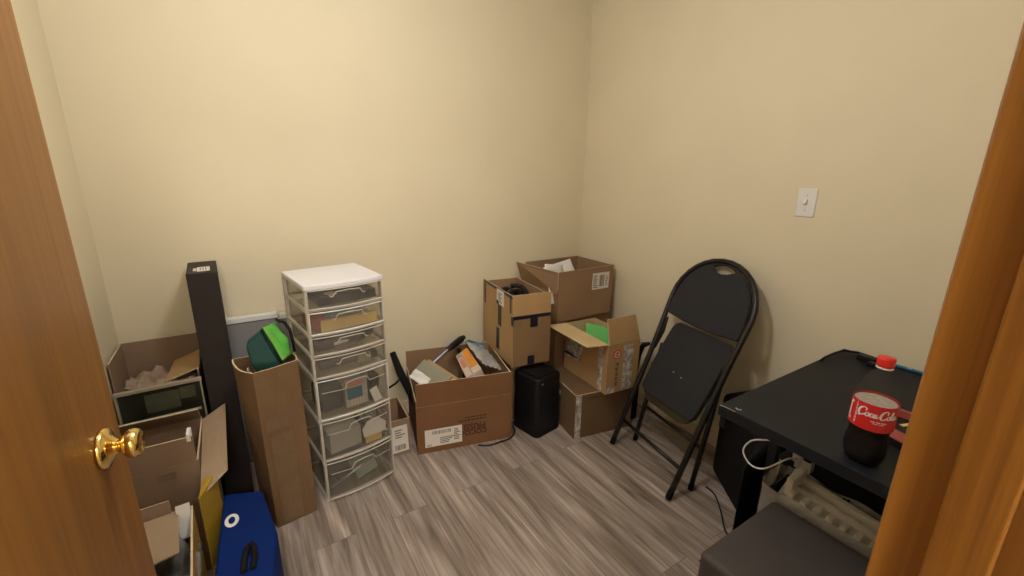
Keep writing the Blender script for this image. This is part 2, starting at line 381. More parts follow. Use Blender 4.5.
# ------------------------------------------------------------------ cartons
T = .005
def carton(name, label, fl, ang, W, D, H, z0=0, mats=('cardB', 'cardE', 'edge'), walls=None, flaps=(), tilt=0, closed=False, bulge=0):
    """open carton; origin at the base's front-left corner, x along the front, y to the back"""
    t = thing(name, label, 'box', (fl[0], fl[1], z0), ang)
    if tilt: t.rotation_euler = (R(tilt), 0, R(ang))
    h = dict(front=H, back=H, left=H, right=H); h.update(walls or {})
    m = MB()
    m.box((W/2, D/2, T/2), (W, D, T), 0)
    def wall(a, b, n, hh, e):
        # outer skin material 0, inner skin 1, rim 2
        a, b, n = V(a), V(b), V(n)*T; k = 10 if bulge else 1
        def pt(base, f, zz): 
            q = math.sin(math.pi*f)*math.sin(math.pi*min(zz/hh, 1)*.9)*bulge
            return base.lerp(e[1] if False else base, 0)
        vs = [a, b, b+n, a+n]
        lo = [m.bm.verts.new((p.x, p.y, T)) for p in vs]; hi = [m.bm.verts.new((p.x, p.y, hh)) for p in vs]
        m.face([lo[0], lo[1], hi[1], hi[0]], 0); m.face([lo[2], lo[3], hi[3], hi[2]], 1); m.face(hi, 2)
        m.face([lo[1], lo[2], hi[2], hi[1]], 0); m.face([lo[3], lo[0], hi[0], hi[3]], 0)
    wall((0, 0, 0), (W, 0, 0), (0, 1, 0), h['front'], None); wall((W, D, 0), (0, D, 0), (0, -1, 0), h['back'], None)
    wall((0, D-T, 0), (0, T, 0), (1, 0, 0), h['left'], None); wall((W, T, 0), (W, D-T, 0), (-1, 0, 0), h['right'], None)
    bd = m.build('body', mats, t)
    for side, length, a, *rest in flaps:
        i0, i1 = rest if rest else (0, 0)
        org, u, o = dict(front=((0, 0), (1, 0), (0, -1)), back=((W, D), (-1, 0), (0, 1)), left=((0, D), (0, -1), (-1, 0)), right=((W, 0), (0, 1), (1, 0)))[side]
        Lw = W if side in ('front', 'back') else D
        org = V((*org, h[side])); u = V((*u, 0)); o = V((*o, 0)); d = o*math.sin(R(a))+V((0, 0, 1))*math.cos(R(a)); n = u.cross(d)
        org = org-o*T/2+V((0, 0, .001))
        p = [org+u*.004, org+u*(Lw-.004), org+u*(Lw-.004-i1)+d*length, org+u*(.004+i0)+d*length]
        f = MB(); f.bm.verts.ensure_lookup_table()
        A = [f.bm.verts.new(q-n*T/2) for q in p]; B = [f.bm.verts.new(q+n*T/2) for q in p]
        # the side that was outside is -n or +n: outward face of an upright flap looks along o
        s = 1 if n.dot(o*math.cos(R(a))-V((0, 0, 1))*math.sin(R(a))) > 0 else -1
        f.face(B, 0 if s > 0 else 1); f.face(A[::-1], 1 if s > 0 else 0)
        for i in range(4): f.face([A[i], A[(i+1) % 4], B[(i+1) % 4], B[i]], 2)
        f.build('flap', mats, t)
    return t
def sticker(par, name, c, w, h, face='front', bars=(), base='label', rot=0, extra=None, off=.0010):
    """paper label glued to a carton face; c = (along, height); bars = (x, z, w, h) relative to label's lower-left"""
    X = {'front': Mx.Identity(3), 'left': RZ(-90), 'right': RZ(90)}[face]
    m = MB(); m.box((0, 0, 0), (w, .0006, h), 0)
    for q in bars:
        m.box((-w/2+(q[0]+q[2]/2)*w, -.0004, -h/2+(q[1]+q[3]/2)*h), (q[2]*w, .0004, q[3]*h), 1 if len(q) < 5 else q[4])
    o = m.build(name, [base, 'grey_ink', 'ink', 'redink'], par)
    o.matrix_local = Mx.Translation(V(c)) @ (X @ RY(rot)).to_4x4()
    return o
def bars(x0, z0, w, h, n, gap=.45):
    out = []; x = x0
    for i in range(n):
        bw = w/n*(.35+.5*random.random()); out.append((x0+i*w/n, z0, bw, h))
    return out
def lines(x0, z0, w, h, n):
    return [(x0, z0+i*h/n, w*(.55+.45*random.random()), h/n*.5) for i in range(n)]

# big open carton in the middle
big = carton('cardboard_carton', 'large open brown carton with white shipping label and upside-down print on its front', (.638, 1.878), -13.27, .505, .425, .385,
             mats=('cardA', 'cardB', 'edge'), walls=dict(front=.268, right=.385, left=.30, back=.40), flaps=(('front', .128, 2, 0, 0),))
sticker(big, 'shipping_label', (.135, -.0012, .083), .193, .100, bars=bars(.2, .70, .5, .2, 14)+lines(.4, .12, .4, .4, 4)+lines(.78, .2, .18, .7, 7)+lines(.05, .05, .2, .12, 2))
m = MB(); UP = RY(180)
text_mesh(m, 'COCOA', .040, X=UP, c=(.292, -.0008, .078), bold=.0012)
text_mesh(m, 'PRISSI', .048, X=UP, c=(.300, -.0008, .112), bold=.0012)
m.build('printed_lettering', 'inkbr', big)
m = MB()
for z, x0, x1 in ((.152, .215, .36), (.168, .25, .345)):
    x = x0
    while x < x1:
        ww = .008+.02*random.random(); m.box((x+ww/2, -.0008, z), (ww, .0006, .007)); x += ww+.004
m.build('printed_small_print', 'inkbr', big)
# contents of the big carton
def piece(name, label, cat, fn, mats, loc=(0, 0, 0), rot=(0, 0, 0), **k):
    m = MB(); fn(m); return tag(m.build(name, mats, None, loc, tuple(R(a) for a in rot), **k), label, cat)
piece('game_box', 'flat sage-tan cardboard sleeve leaning in the left of the large open carton', 'box', lambda m: m.slab([(.760, 1.885, .335), (.838, 1.872, .392), (.762, 2.060, .432), (.690, 2.060, .372)], .010, 0, 1), ['sage', 'edge'], bevel=.001)
piece('game_sleeve', 'tan cardboard sleeve just behind the sage-tan sleeve in the large open carton', 'box', lambda m: m.slab([(.800, 1.880, .325), (.868, 1.872, .378), (.790, 2.070, .424), (.730, 2.070, .365)], .007, 0, 1), ['cardC', 'edge'], bevel=.001)
piece('paper_sheet', 'crumpled white and blue paper at the left edge of the large open carton', 'paper',
      lambda m: m.grid(lambda u, v: V(((u-.5)*.055, (v-.5)*.10, .006*math.sin(7*u+3*v)+.003*math.cos(11*v))), 8, 10), ['paper'], (.690, 1.945, .392), (28, -30, 16), solid=.002)
st = thing('brush_tool', 'long tool with blue-white shaft and black handle lying across the large open carton', 'tool', (.80, 2.06, .400))
a, b, c2 = V((-.05, -.03, -.015)), V((.125, .070, .025)), V((.265, .140, .052))
m = MB(); m.tube([a, b], .009, 10); m.build('shaft', 'royal', st)
m = MB(); m.tube([a+V((0, -.008, .006)), b+V((0, -.008, .006))], .0045, 8); m.build('stripe', 'paper', st)
m = MB(); m.tube([b, b.lerp(c2, .3), b.lerp(c2, .8), c2], [.012, .019, .021, .014], 10); m.build('handle', 'black', st)
piece('black_strap', 'black webbing strap hanging inside the large open carton beside the orange box', 'strap',
      lambda m: m.grid(lambda u, v: V((.025*(v-.5)+.012*math.sin(5*u), -.09*u+.01*math.sin(8*u), -.15*u)), 10, 3), ['blackmatte'], (.965, 2.07, .45), (0, 0, 10), solid=.004)
ob = thing('product_box', 'orange and white printed box tilted in the large open carton', 'box', (0, 0, 0))
# top edge line runs from far (or0) to near (or2); the box leans to the left
p0, p1, p2, p3 = V((.945, 2.06, .412)), V((1.015, 2.06, .445)), V((.985, 1.832, .418)), V((.905, 1.850, .380))
dn = V((.045, .0, -.11))
m = MB(); m.hexa([p3+dn, p2+dn, p1+dn, p0+dn], [p3, p2, p1, p0]); m.build('body', 'pinkw', ob, bevel=.002)
nn_ = (p2-p3).cross(p0-p3).normalized()
def opat(a0, a1, b0, b1, mt, nm):
    f = lambda a, b: (p3.lerp(p2, a)).lerp(p0.lerp(p1, a), b)+nn_*.0012
    q = MB(); q.slab([f(a0, b0), f(a1, b0), f(a1, b1), f(a0, b1)], .0012); q.build(nm, mt, ob)
opat(.50, .97, .22, 1, 'orange', 'orange_panel'); opat(.40, .46, 0, 1, 'sage', 'dark_stripe'); opat(.08, .36, .35, .75, 'salmon', 'orange_patch'); opat(.04, .38, .80, .97, 'sage', 'grey_patch')
fo = thing('foil_pouch', 'puffed silver and blue plastic pouch in the right of the large open carton', 'bag', (1.075, 1.985, .418), rot=(R(-4), R(26), R(-14)))
def pouch(w, l, h, mi=0):
    def f(m):
        for s in (1, -1):
            m.grid(lambda u, v: V(((u-.5)*w, (v-.5)*l, s*h*math.sin(math.pi*u)**.6*math.sin(math.pi*v)**.5+.004*math.sin(30*u+17*v))), 14, 14, mi)
    return f
m = MB(); pouch(.125, .40, .028)(m); m.build('pouch', 'silver', fo, smooth=True)
m = MB(); m.grid(lambda u, v: V((-.02+.03*u, .03+.11*v, .0300+.003*math.sin(6*v))), 4, 8); m.build('blue_print', 'skyblue', fo, solid=.002)
m = MB(); m.grid(lambda u, v: V((-.05+.10*u, .165+.03*v, .022-.016*v)), 6, 4); m.build('blue_edge', 'skyblue', fo, solid=.002)

# small carton with label between cart and big carton
sm = carton('small_carton', 'small open carton with white barcode label between the drawer cart and the large open carton', (.494, 1.93), -4, .122, .235, .20, mats=('cardD', 'cardB', 'edge'))
sticker(sm, 'shipping_label', (.062, -.0012, .093), .098, .150, bars=bars(.3, .08, .55, .2, 9)+lines(.35, .55, .5, .35, 4), rot=-2)
hv = thing('vacuum_wand', 'black plastic wand leaning on the back wall above the small carton', 'tool', (.66, 2.03, .1))
m = MB(); m.tube([(.035, 0, .10), (-.005, .12, .24), (-.022, .19, .34)], [.021, .021, .016], 12); m.build('wand', 'blackmatte', hv)
m = MB(); m.tube([(.0, .10, .23), (-.04, .11, .19), (-.075, .12, .17)], .006, 8); m.build('clip', 'black', hv)

# taped carton above the black case
tp = carton('taped_carton', 'tall open brown carton with black tape straps, resting on the black case', (1.165, 1.815), -7.5, .228, .43, .40, z0=.386, mats=('cardC', 'cardB', 'edge'), walls=dict(front=.405, back=.385, left=.40, right=.385))
m = MB(); m.box((.114, -.0004, .135), (.226, .0006, .268)); m.build('front_shade', card('kraft_shaded', (.235, .145, .072)), tp)  # thin darker skin: shade on the lower front put into its colour
for c_, d_ in (((.113, -.0010, .280), (.228, .0012, .020)), ((.125, -.0016, .250), (.045, .0012, .062)), ((.112, -.0012, .028), (.042, .0012, .052)),
               ((-.0010, .03, .352), (.0012, .018, .10)), ((-.001, .21, .392), (.0012, .40, .016)), ((-.0012, .175, .28), (.0012, .045, .19)), ((-.0012, .20, .10), (.0012, .04, .13)), ((-.0012, .395, .32), (.0012, .022, .12)), ((-.0012, .005, .262), (.0012, .03, .05))):
    m = MB(); m.box(c_, d_); m.build('tape_strip', 'blacktape', tp)
sticker(tp, 'shipping_label', (-.0018, .165, .352), .10, .085, 'left', bars=lines(.2, .15, .6, .7, 5))
piece('cable_coil', 'black cable bundle inside the carton with black tape straps', 'cable',
      lambda m: [m.tube([(.09*math.cos(k*.5), .06*math.sin(k*.5)+.03*math.sin(k*.17), .012*math.sin(k*.9)+.0012*k) for k in range(40)], .014, 8)], ['black'], (1.29, 2.02, .70), (18, -8, 40))
# hidden support that carries it
cl = carton('brown_carton', 'plain brown carton under the carton with black tape straps, behind the black case', (1.215, 1.905), 0, .18, .34, .383, mats=('cardB', 'cardB', 'edge'), flaps=(('front', .17, -90), ('back', .17, -90)))

# black case
bc = thing('black_case', 'upright black plastic case standing before the taped carton', 'case', (1.243, 1.672, 0), 10)
def rbox(w, d, h, r, z0=0, n=6, cx=0, cy=0):
    m = MB(); pr = []
    for (sx, sy, a0) in ((1, -1, -90), (1, 1, 0), (-1, 1, 90), (-1, -1, 180)):
        for k in range(n+1):
            a = R(a0+90*k/n); pr.append((cx+sx*(w/2-r)+r*math.cos(a), cy+sy*(d/2-r)+r*math.sin(a), z0))
    m.prism(pr, 0, (0, 0, h)); return m
rbox(.188, .195, .335, .028, .012, 6, .090, .100).build('shell', 'black', bc, bevel=.014, seg=4)
rbox(.198, .205, .016, .03, 0, 6, .090, .100).build('base', 'blackmatte', bc, bevel=.004)
rbox(.155, .16, .012, .028, .345, 6, .090, .100).build('top_cover', 'blackmatte', bc, bevel=.004)
m = MB(); m.lathe([(.006, 0), (.005, .003)], 16, (.03, .0045, .318), 0, RX(90)); m.build('badge', 'steel', bc)

# lower closed carton (F)
lc = carton('closed_carton', 'closed brown carton on the floor carrying the open printed carton', (1.411, 1.566), -10.5, .37, .36, .262, mats=('cardH', 'cardH', 'edge'),
            flaps=(('front', .178, -90.0), ('back', .178, -90.0)))
m = MB(); m.box((.02, -.0010, .13), (.036, .0010, .258)); m.build('corner_tape', 'shine', lc)
sticker(lc, 'small_label', (-.0012, .19, .20), .06, .032, 'left', bars=lines(.1, .2, .5, .6, 2))
m = MB()
m.tube([(.075+.0035*i, -.0008, .236+.008*math.sin(i*2.1)+.003*math.sin(i*.7)) for i in range(24)], .0011, 5); m.build('pen_scribble', 'ink', lc)

# printed open carton (G)
pc = carton('printed_carton', 'open tan carton with red round stamp and clear packing tape, flaps up', (1.545, 1.486), -4.0, .218, .385, .282, z0=.27, mats=('cardC', 'cardG', 'edge'),
            flaps=(('left', .145, 84, .02, .0), ('front', .135, -12, .0, .02)))
pc.rotation_euler = (0, 0, R(-4))
m = MB(); m.box((.140, -.0011, .133), (.068, .0012, .262)); m.build('packing_tape', 'shine', pc)
m = MB(); m.box((.03, -.0011, .02), (.055, .0012, .035)); m.build('packing_tape', 'shine', pc)
m = MB(); m.box((-.0011, .055, .128), (.0012, .035, .25)); m.build('packing_tape', 'shine', pc)
m = MB(); m.box((-.0011, .30, .16), (.0012, .13, .14)); m.build('packing_tape', 'shine', pc)
m = MB(); m.box((-.0011, .22, .19), (.0012, .014, .13), 0, RX(12)); m.build('packing_tape', 'shine', pc)
m = MB()
m.lathe([(.026, 0), (.026, .001)], 28, (.060, -.0006, .222), 0, RX(90)); m.build('round_stamp', 'redink', pc)
m = MB(); m.lathe([(.019, 0), (.019, .0006), (.014, .0006), (.014, 0)], 24, (.060, -.0016, .222), 0, RX(90), capb=False, capt=False); m.box((.060, -.0019, .222), (.020, .0006, .004)); m.build('stamp_mark', 'label', pc)
m = MB()
for k in range(5):
    z = .170-k*.028
    m.box((.065, -.0008, z), (.026, .0008, .004)); m.box((.065+random.uniform(-.006, .006), -.0008, z-.008), (.004, .0008, .016)); m.box((.065, -.0008, z-.014), (.020, .0008, .003))
m.build('printed_characters', 'ink', pc)
piece('green_folder', 'bright green paper folder standing in the open printed carton', 'folder', lambda m: m.box((0, 0, 0), (.15, .006, .22), em=0), ['pgreen'], (1.68, 1.705, .462), (-42, 14, -22))
piece('dark_bundle', 'black crumpled bundle deep inside the open printed carton', 'bag', lambda m: pouch(.17, .26, .05)(m), ['blackmatte'], (1.645, 1.73, .38), (0, 0, 0), smooth=True)
cg = thing('glue_gun', 'black tool with a white stem poking out behind the printed carton, by the chair', 'tool', (1.83, 1.56, .27))
m = MB(); m.tube([(.02, 0, .0), (.03, -.01, .14), (.035, -.02, .20), (.065, -.05, .215)], [.012, .014, .02, .008], 10); m.build('handle', 'black', cg)
m = MB(); m.tube([(.035, -.02, .205), (-.045, .0, .215)], .008, 8); m.build('stem', 'cable', cg)
m = MB(); m.box((.02, 0, -.135), (.05, .04, .27)); m.build('stand', 'blackmatte', cg, bevel=.004)

# corner: support carton and the carton with papers on top (H)
carton('corner_carton', 'brown carton in the room corner under the carton with white papers', (1.545, 1.93), 0, .44, .345, .545, mats=('cardB', 'cardB', 'edge'), flaps=(('front', .17, -90), ('back', .17, -90)))
hc = carton('open_carton', 'open brown carton with white papers on top of the corner stack', (1.527, 1.895), .2, .43, .345, .305, z0=.553, mats=('cardB', 'cardB', 'edge'), walls=dict(left=.20),
            flaps=())
hc.rotation_euler = (0, 0, R(.2))
m = MB(); m.slab([(-.012, .0, .18), (-.02, .335, .16), (-.075, .335, .315), (-.005, .0, .305)], .005, 0, 2); m.build('flap', ['cardB', 'cardB', 'edge'], hc)
m = MB(); m.slab([(.432, .01, .20), (.432, .12, .20), (.447, .03, .305), (.436, .004, .305)], .004, 0, 2); m.build('flap', ['cardC', 'cardE', 'edge'], hc)
sticker(hc, 'shipping_label', (.328, -.0012, .217), .138, .103, bars=bars(.42, .15, .3, .7, 8)+lines(.06, .1, .28, .8, 7)+lines(.8, .2, .15, .6, 5), rot=1)
for k, (lx, ly, lz, rx, ry, rz) in enumerate(((1.60, 2.00, .76, 68, 8, 14), (1.70, 2.06, .755, 60, -14, -10))):
    piece('paper_sheet', ('white paper sheets standing at the left inside the corner stack\'s open carton', 'white paper lying in the middle of the corner stack\'s open carton')[k], 'paper',
          lambda m: m.grid(lambda u, v: V(((u-.5)*.20, (v-.5)*.24, .01*math.sin(3*u+2*v))), 6, 6), ['paper'], (lx, ly, lz), (rx, ry, rz), solid=.004)

# tall narrow carton with the green bag (A)
ta = thing('tall_carton', 'tall narrow worn brown carton with a green bag in it, left of the drawer cart', 'box', (0, 0, 0))
bot = [V((-.015, 1.725, 0)), V((.139, 1.744, 0)), V((.118, 1.925, 0)), V((-.062, 1.925, 0))]
top = [V((-.020, 1.722, .690)), V((.134, 1.758, .695)), V((.112, 1.905, .690)), V((-.082, 1.905, .690))]
m = MB()
def skin(inset, mi):
    NS, NZ = 10, 14; grid = []
    for q in range(4):
        for s in range(NS):
            f = s/NS; col = []
            for k in range(NZ+1):
                zf = k/NZ; A = bot[q].lerp(top[q], zf); B = bot[(q+1) % 4].lerp(top[(q+1) % 4], zf); p = A.lerp(B, f)
                cen = sum((bot[i].lerp(top[i], zf) for i in range(4)), V())/4
                d = (p-cen); d.z = 0; d.normalize()
                bul = (.010 if q != 3 else .022)*math.sin(math.pi*f)*(.3+.7*zf)*(1 if q in (1, 3) else .25)+.0022*math.sin(23*zf+9*f+q)*math.sin(math.pi*f)
                col.append(m.bm.verts.new(p+d*(bul-inset)))
            grid.append(col)
    for i in range(len(grid)):
        a, b = grid[i], grid[(i+1) % len(grid)]
        for k in range(NZ): m.face([a[k], b[k], b[k+1], a[k+1]], mi, False)
    return grid
g1 = skin(0, 0); g2 = skin(.006, 1)
for i in range(len(g1)):
    k = (i+1) % len(g1); m.face([g1[i][-1], g1[k][-1], g2[k][-1], g2[i][-1]], 2)
m.face([g[0] for g in g1][::-1], 0)
m.build('body', ['cardF', 'cardF', 'edge'], ta)
m = MB()
for (u0, u1, z0, z1) in ((.16, .66, .02, .60), (.10, .74, .63, .72)):
    m.grid(lambda u, v: bot[0].lerp(top[0], z0+(z1-z0)*v).lerp(bot[1].lerp(top[1], z0+(z1-z0)*v), u0+(u1-u0)*u)+V((.0, -.0042-.0006*math.sin(20*v+9*u), 0)), 8, 6)
m.build('packing_tape', mat('brown_tape', (.19, .115, .06), .3, noise=.1, nscale=12, bump=.3, bscale=30), ta)
gb = thing('cooler_bag', 'dark green bag with light green panels stuffed in the tall narrow carton', 'bag', (0, 0, 0))
gR1, gL, gBL, gBR, gR1b, gBRb = [V(p) for p in ((.025, 1.790, .834), (-.031, 1.800, .770), (-.022, 1.762, .715), (.074, 1.757, .700), (.069, 1.860, .823), (.117, 1.830, .700))]
gLb, gBLb = V((-.02, 1.87, .775)), V((-.015, 1.86, .70))
lw = V((0, .004, -.10))
m = MB(); vs_ = {k: m.bm.verts.new(p) for k, p in dict(R=gR1, L=gL, BL=gBL, BR=gBR, Rb=gR1b-V((.012, 0, 0)), Bb=gBRb-V((.02, 0, 0)), Lb=gLb, BLb=gBLb, a=gBL+lw+V((.03, .02, 0)), b=gBR+lw+V((-.01, .02, 0)), c=gBRb+lw*.9-V((.03, .0, 0)), d=gBLb+lw+V((.03, 0, 0))).items()}
for f_ in ('R L BL BR', 'R BR Bb Rb', 'R Rb Lb L', 'L Lb BLb BL', 'Rb Bb BLb Lb', 'BL a b BR', 'BR b c Bb', 'Bb c d BLb', 'BLb d a BL', 'a d c b'): m.face([vs_[k] for k in f_.split()])
m.build('body', 'dgreen', gb, bevel=.012, seg=4)
no = (gBR-gR1).cross(gR1b-gR1).normalized(); no = no if no.x > 0 else -no
m = MB(); m.slab([gR1+no*.004, gBR+no*.004, gBR.lerp(gBRb, .52)+no*.006, gR1.lerp(gR1b, .50)+no*.006], .010); m.build('gusset', 'lgreen', gb, bevel=.004, seg=3)
m = MB(); m.grid(lambda u, v: gR1.lerp(gR1b, .50+.55*u).lerp(gBR.lerp(gBRb, .52+.50*u), v)+no*(.006+.022*math.sin(math.pi*u)*math.sin(math.pi*v)+.004*math.sin(14*v)), 8, 10); m.build('side_panel', mat('mid_green_fabric', (.09, .40, .05), .65, noise=.15, nscale=9), gb, solid=.006)
m = MB(); m.tube([gR1.lerp(gR1b, .8)+no*.03+V((0, 0, .012)), gR1b+no*.04+V((.01, 0, -.01)), gR1b.lerp(gBRb, .35)+no*.05, gR1b.lerp(gBRb, .7)+no*.035, gBRb+no*.02], .006, 8); m.build('strap', 'black', gb)
m = MB(); m.tube([gR1+no*.006+V((0, -.003, 0)), gR1.lerp(gBR, .5)+no*.008+V((0, -.004, 0)), gBR+no*.006+V((0, -.003, 0))], .0045, 8); m.build('piping', 'black', gb)
piece('crumpled_wrap', 'grey crumpled plastic wrap under the green bag in the tall carton', 'wrap',
      lambda m: m.grid(lambda u, v: V(((u-.5)*.105, (v-.5)*.10, .018*math.sin(13*u+5*v)*math.cos(9*v)+.01*math.sin(27*u))), 18, 16, smooth=False), ['silver'], (.022, 1.80, .650), (0, 0, 8), solid=.002)

# long dark upright box
lb = thing('long_box', 'tall slim dark brown box with white sticker on top, against the back wall', 'box', (-.188, 2.0, 0), 2)
rb = MB(); rb.box((.052, .125, .512), (.100, .25, 1.024)); rb.build('body', 'darkbrown', lb, bevel=.003)
m = MB(); m.box((.058, .075, 1.0246), (.042, .085, .0008), 0)
for i in range(4): m.box((.030, .05+.015*i, 1.0246), (.012, .008, .0008), 0)
for i in range(3): m.box((.048+.009*i, .075, 1.0252), (.003, .06, .0006), 1)
m.build('sticker', ['label', 'grey_ink'], lb)

# white-rimmed grey panel leaning on the back wall behind the green bag carton
pn = thing('leaning_board', 'grey board with white rim leaning against the back wall', 'board', (-.10, 2.262, 0))
m = MB(); m.box((.10, 0, .362), (.21, .022, .724)); m.box((.24, .004, .362), (.06, .016, .724)); m.build('panel', 'grey_panel', pn)
m = MB(); m.box((.105, -.001, .740), (.215, .034, .026)); m.box((.245, .004, .729), (.055, .026, .026)); m.build('rim', 'white', pn, bevel=.003)
m = MB(); m.tube([(.213, -.02, .728), (.216, -.022, .708)], .008, 10); m.build('latch', 'steel', pn)

# ------------------------------------------------------------------ drawer cart
ct = thing('drawer_cart', 'white seven-drawer plastic cart with clear drawers against the back wall', 'drawer cart', (.182, 1.768, 0), 8)
W, D = .320, .315
def bow(x): return -.020*math.sin(math.pi*min(max(x/W, 0), 1))
lev = [.985, .879, .775, .686, .588, .394, .200, .006]
m = MB(); pr = [(W*k/12, bow(W*k/12)-.004, .963) for k in range(13)]+[(W, D, .963), (0, D, .963)]
m.prism(pr, 0, (0, 0, .020)); m.build('lid', 'lid', ct, bevel=.004)
m = MB()
for x, y in ((0, 0), (W-.018, 0), (0, D-.018), (W-.018, D-.018)): m.box((x+.009, y+.012, .484), (.010 if y == 0 else .018, .024, .962))
for z in lev[1:]:
    m.box((.006, D/2, z), (.010, D, .014)); m.box((W-.006, D/2, z), (.010, D, .014)); m.box((W/2, D-.006, z), (W, .010, .014))
    q = [(W*k/12, bow(W*k/12)+.004, z-.006) for k in range(13)]; q += [(x, y+.02, zz) for x, y, zz in q[::-1]]
    m.prism(q, 0, (0, 0, .008))
m.build('frame', 'frame', ct, bevel=.0015)
for i in range(7):
    zt, zb = lev[i]-(.024 if i == 0 else .009), lev[i+1]+.005; h = zt-zb; fm = 'frost' if i in (2, 3) else 'frost2'
    m = MB(); N = 12
    x0, x1 = .010, W-.010
    def fr(u, v, off=0): x = x0+(x1-x0)*u; return V((x, bow(x)-.002+off, zb+h*v))
    m.grid(lambda u, v: fr(u, v), N, 3)
    m.grid(lambda u, v: V((x0, .0+(D-.03)*u, zb+h*.85*v)), 3, 2, smooth=False); m.grid(lambda u, v: V((x1, (D-.03)*u, zb+h*.85*v)), 3, 2, smooth=False)
    m.grid(lambda u, v: V((x0+(x1-x0)*u, D-.03, zb+h*.85*v)), 3, 2, smooth=False); m.grid(lambda u, v: V((x0+(x1-x0)*u, (D-.03)*v, zb+.002)), 3, 3, smooth=False)
    d = m.build('drawer', fm, ct, solid=.002)
    # bright rim along top and bottom of the bowed front, pull lip in the middle
    m = MB()
    m.tube([fr(k/12, .995, -.003) for k in range(13)], .0028, 6); m.tube([fr(k/12, .02, -.003) for k in range(13)], .0035, 6)
    m.tube([fr(0, v/4, -.002) for v in range(5)], .002, 6); m.tube([fr(1, v/4, -.002) for v in range(5)], .002, 6)
    m.build('rim', 'frame' if i not in (1, 4) else 'white', d)
    m = MB(); q = [fr(.27, .60, -.003), fr(.30, .60, -.007), fr(.34, .86, -.012), fr(.5, .90, -.014), fr(.66, .86, -.012), fr(.70, .60, -.007), fr(.74, .60, -.003)] if i < 4 else [fr(.05, .70, -.003), fr(.34, .70, -.006), fr(.38, .86, -.011), fr(.5, .90, -.013), fr(.66, .88, -.011), fr(.70, .74, -.006), fr(.95, .74, -.003)]
    m.tube(q, .0019, 6); m.build('handle', 'frame', d)
cx = Mx.Translation((.182, 1.768, 0)) @ Mx.Rotation(R(8), 4, 'Z')
def inside(name, label, cat, fn, mats, c, rot=(0, 0, 0), **k):
    m = MB(); fn(m); o = m.build(name, mats, None, **k); o.matrix_world = cx @ Mx.Translation(c) @ Euler([R(a) for a in rot]).to_matrix().to_4x4()
    return tag(o, label, cat)
def junk(n, w, d, h, seed):
    def f(m):
        rnd = random.Random(seed)
        for i in range(n): m.box((rnd.uniform(-w/2, w/2), rnd.uniform(-d/2, d/2), rnd.uniform(0, h)), (rnd.uniform(.03, .09), rnd.uniform(.02, .05), rnd.uniform(.008, .022)), 0, RZ(rnd.uniform(-40, 40)))
    return f
bx = lambda w, d, h: (lambda m: m.box((0, 0, h/2), (w, d, h)))
inside('tablet', 'dark slab in the top drawer of the cart', 'device', bx(.24, .20, .038), ['black'], (.172, .112, .888), bevel=.004)
inside('notepad', 'small pale notepad on the dark slab in the top drawer', 'notepad', bx(.035, .04, .006), ['pinkw'], (.11, .030, .9265), (0, 0, 14))
inside('envelope', 'manila envelope standing in the second drawer from the top', 'envelope', bx(.235, .008, .048), ['env'], (.170, .008, .782), (0, 0, 1))
inside('red_book', 'dark red book lying in the second drawer from the top', 'book', bx(.06, .12, .045), ['redbox'], (.055, .10, .782), bevel=.002)
inside('grey_pouch', 'grey pouch behind the manila envelope in the second drawer', 'bag', lambda m: pouch(.18, .16, .03)(m), ['silver'], (.175, .13, .826), smooth=True)
inside('hand_tool', 'black hand tool in the third drawer from the top', 'tool', lambda m: m.tube([(-.10, 0, 0), (-.03, .01, .006), (.04, -.01, .0), (.11, .0, .01)], [.018, .028, .024, .014], 10), ['black'], (.16, .035, .724))
inside('marker_pen', 'white marker pen in the third drawer from the top', 'pen', lambda m: m.tube([(-.05, 0, 0), (.05, 0, .01)], .007, 10), ['paper'], (.150, .018, .716))
inside('cloth_roll', 'dark cloth roll in the fourth drawer from the top', 'cloth', lambda m: m.tube([(-.11, 0, 0), (0, .01, .003), (.10, 0, .006)], [.024, .034, .026], 12), ['dusk'], (.15, .05, .630))
inside('pliers', 'black pliers on the right of the third drawer from the top', 'tool', lambda m: (m.tube([(-.05, 0, 0), (0, 0, .004), (.05, .012, .006)], .009, 8), m.tube([(-.05, .02, 0), (0, 0, .010), (.05, -.010, .012)], .008, 8)), ['black'], (.235, .03, .745))
inside('black_box', 'black flat box at the left of the third drawer from the top', 'box', bx(.07, .08, .040), ['black'], (.07, .06, .698), bevel=.003)
inside('dark_case', 'dark flat case lying at the right of the fourth drawer from the top', 'case', bx(.10, .10, .030), ['black'], (.240, .09, .600), bevel=.003)
inside('sponge_block', 'pale block at the right end of the fourth drawer', 'block', bx(.06, .05, .04), ['sage'], (.225, .05, .598), bevel=.004)
pk = thing('blister_pack', 'blue and orange printed package in the first deep drawer', 'package')
pk.matrix_world = cx @ Mx.Translation((.175, .012, .405))
m = MB(); m.box((0, .010, .068), (.095, .012, .125)); m.build('backing', 'pgrey', pk)
m = MB(); m.box((-.01, .002, .068), (.066, .004, .050)); m.build('blue_panel', 'teal', pk)
m = MB(); m.box((-.004, .002, .112), (.066, .004, .018)); m.build('orange_band', 'salmon', pk)
m = MB()
for i in range(5): m.box((-.025+i*.013, .002, .024), (.006, .003, .03))
m.build('barcode', 'pinkw', pk)
inside('dark_pouch', 'black folded pouch on the left of the first deep drawer', 'bag', lambda m: m.box((0, 0, .055), (.10, .14, .11)), ['dusk'], (.078, .11, .403), bevel=.02, seg=3)
inside('spool_box', 'dark upright box at the right of the first deep drawer', 'box', bx(.032, .06, .12), ['dusk'], (.252, .05, .403), (0, 8, 0), bevel=.002)
inside('white_card', 'white card leaning at the right of the first deep drawer', 'card', bx(.035, .006, .07), ['paper'], (.268, .012, .403), (0, -18, 0))
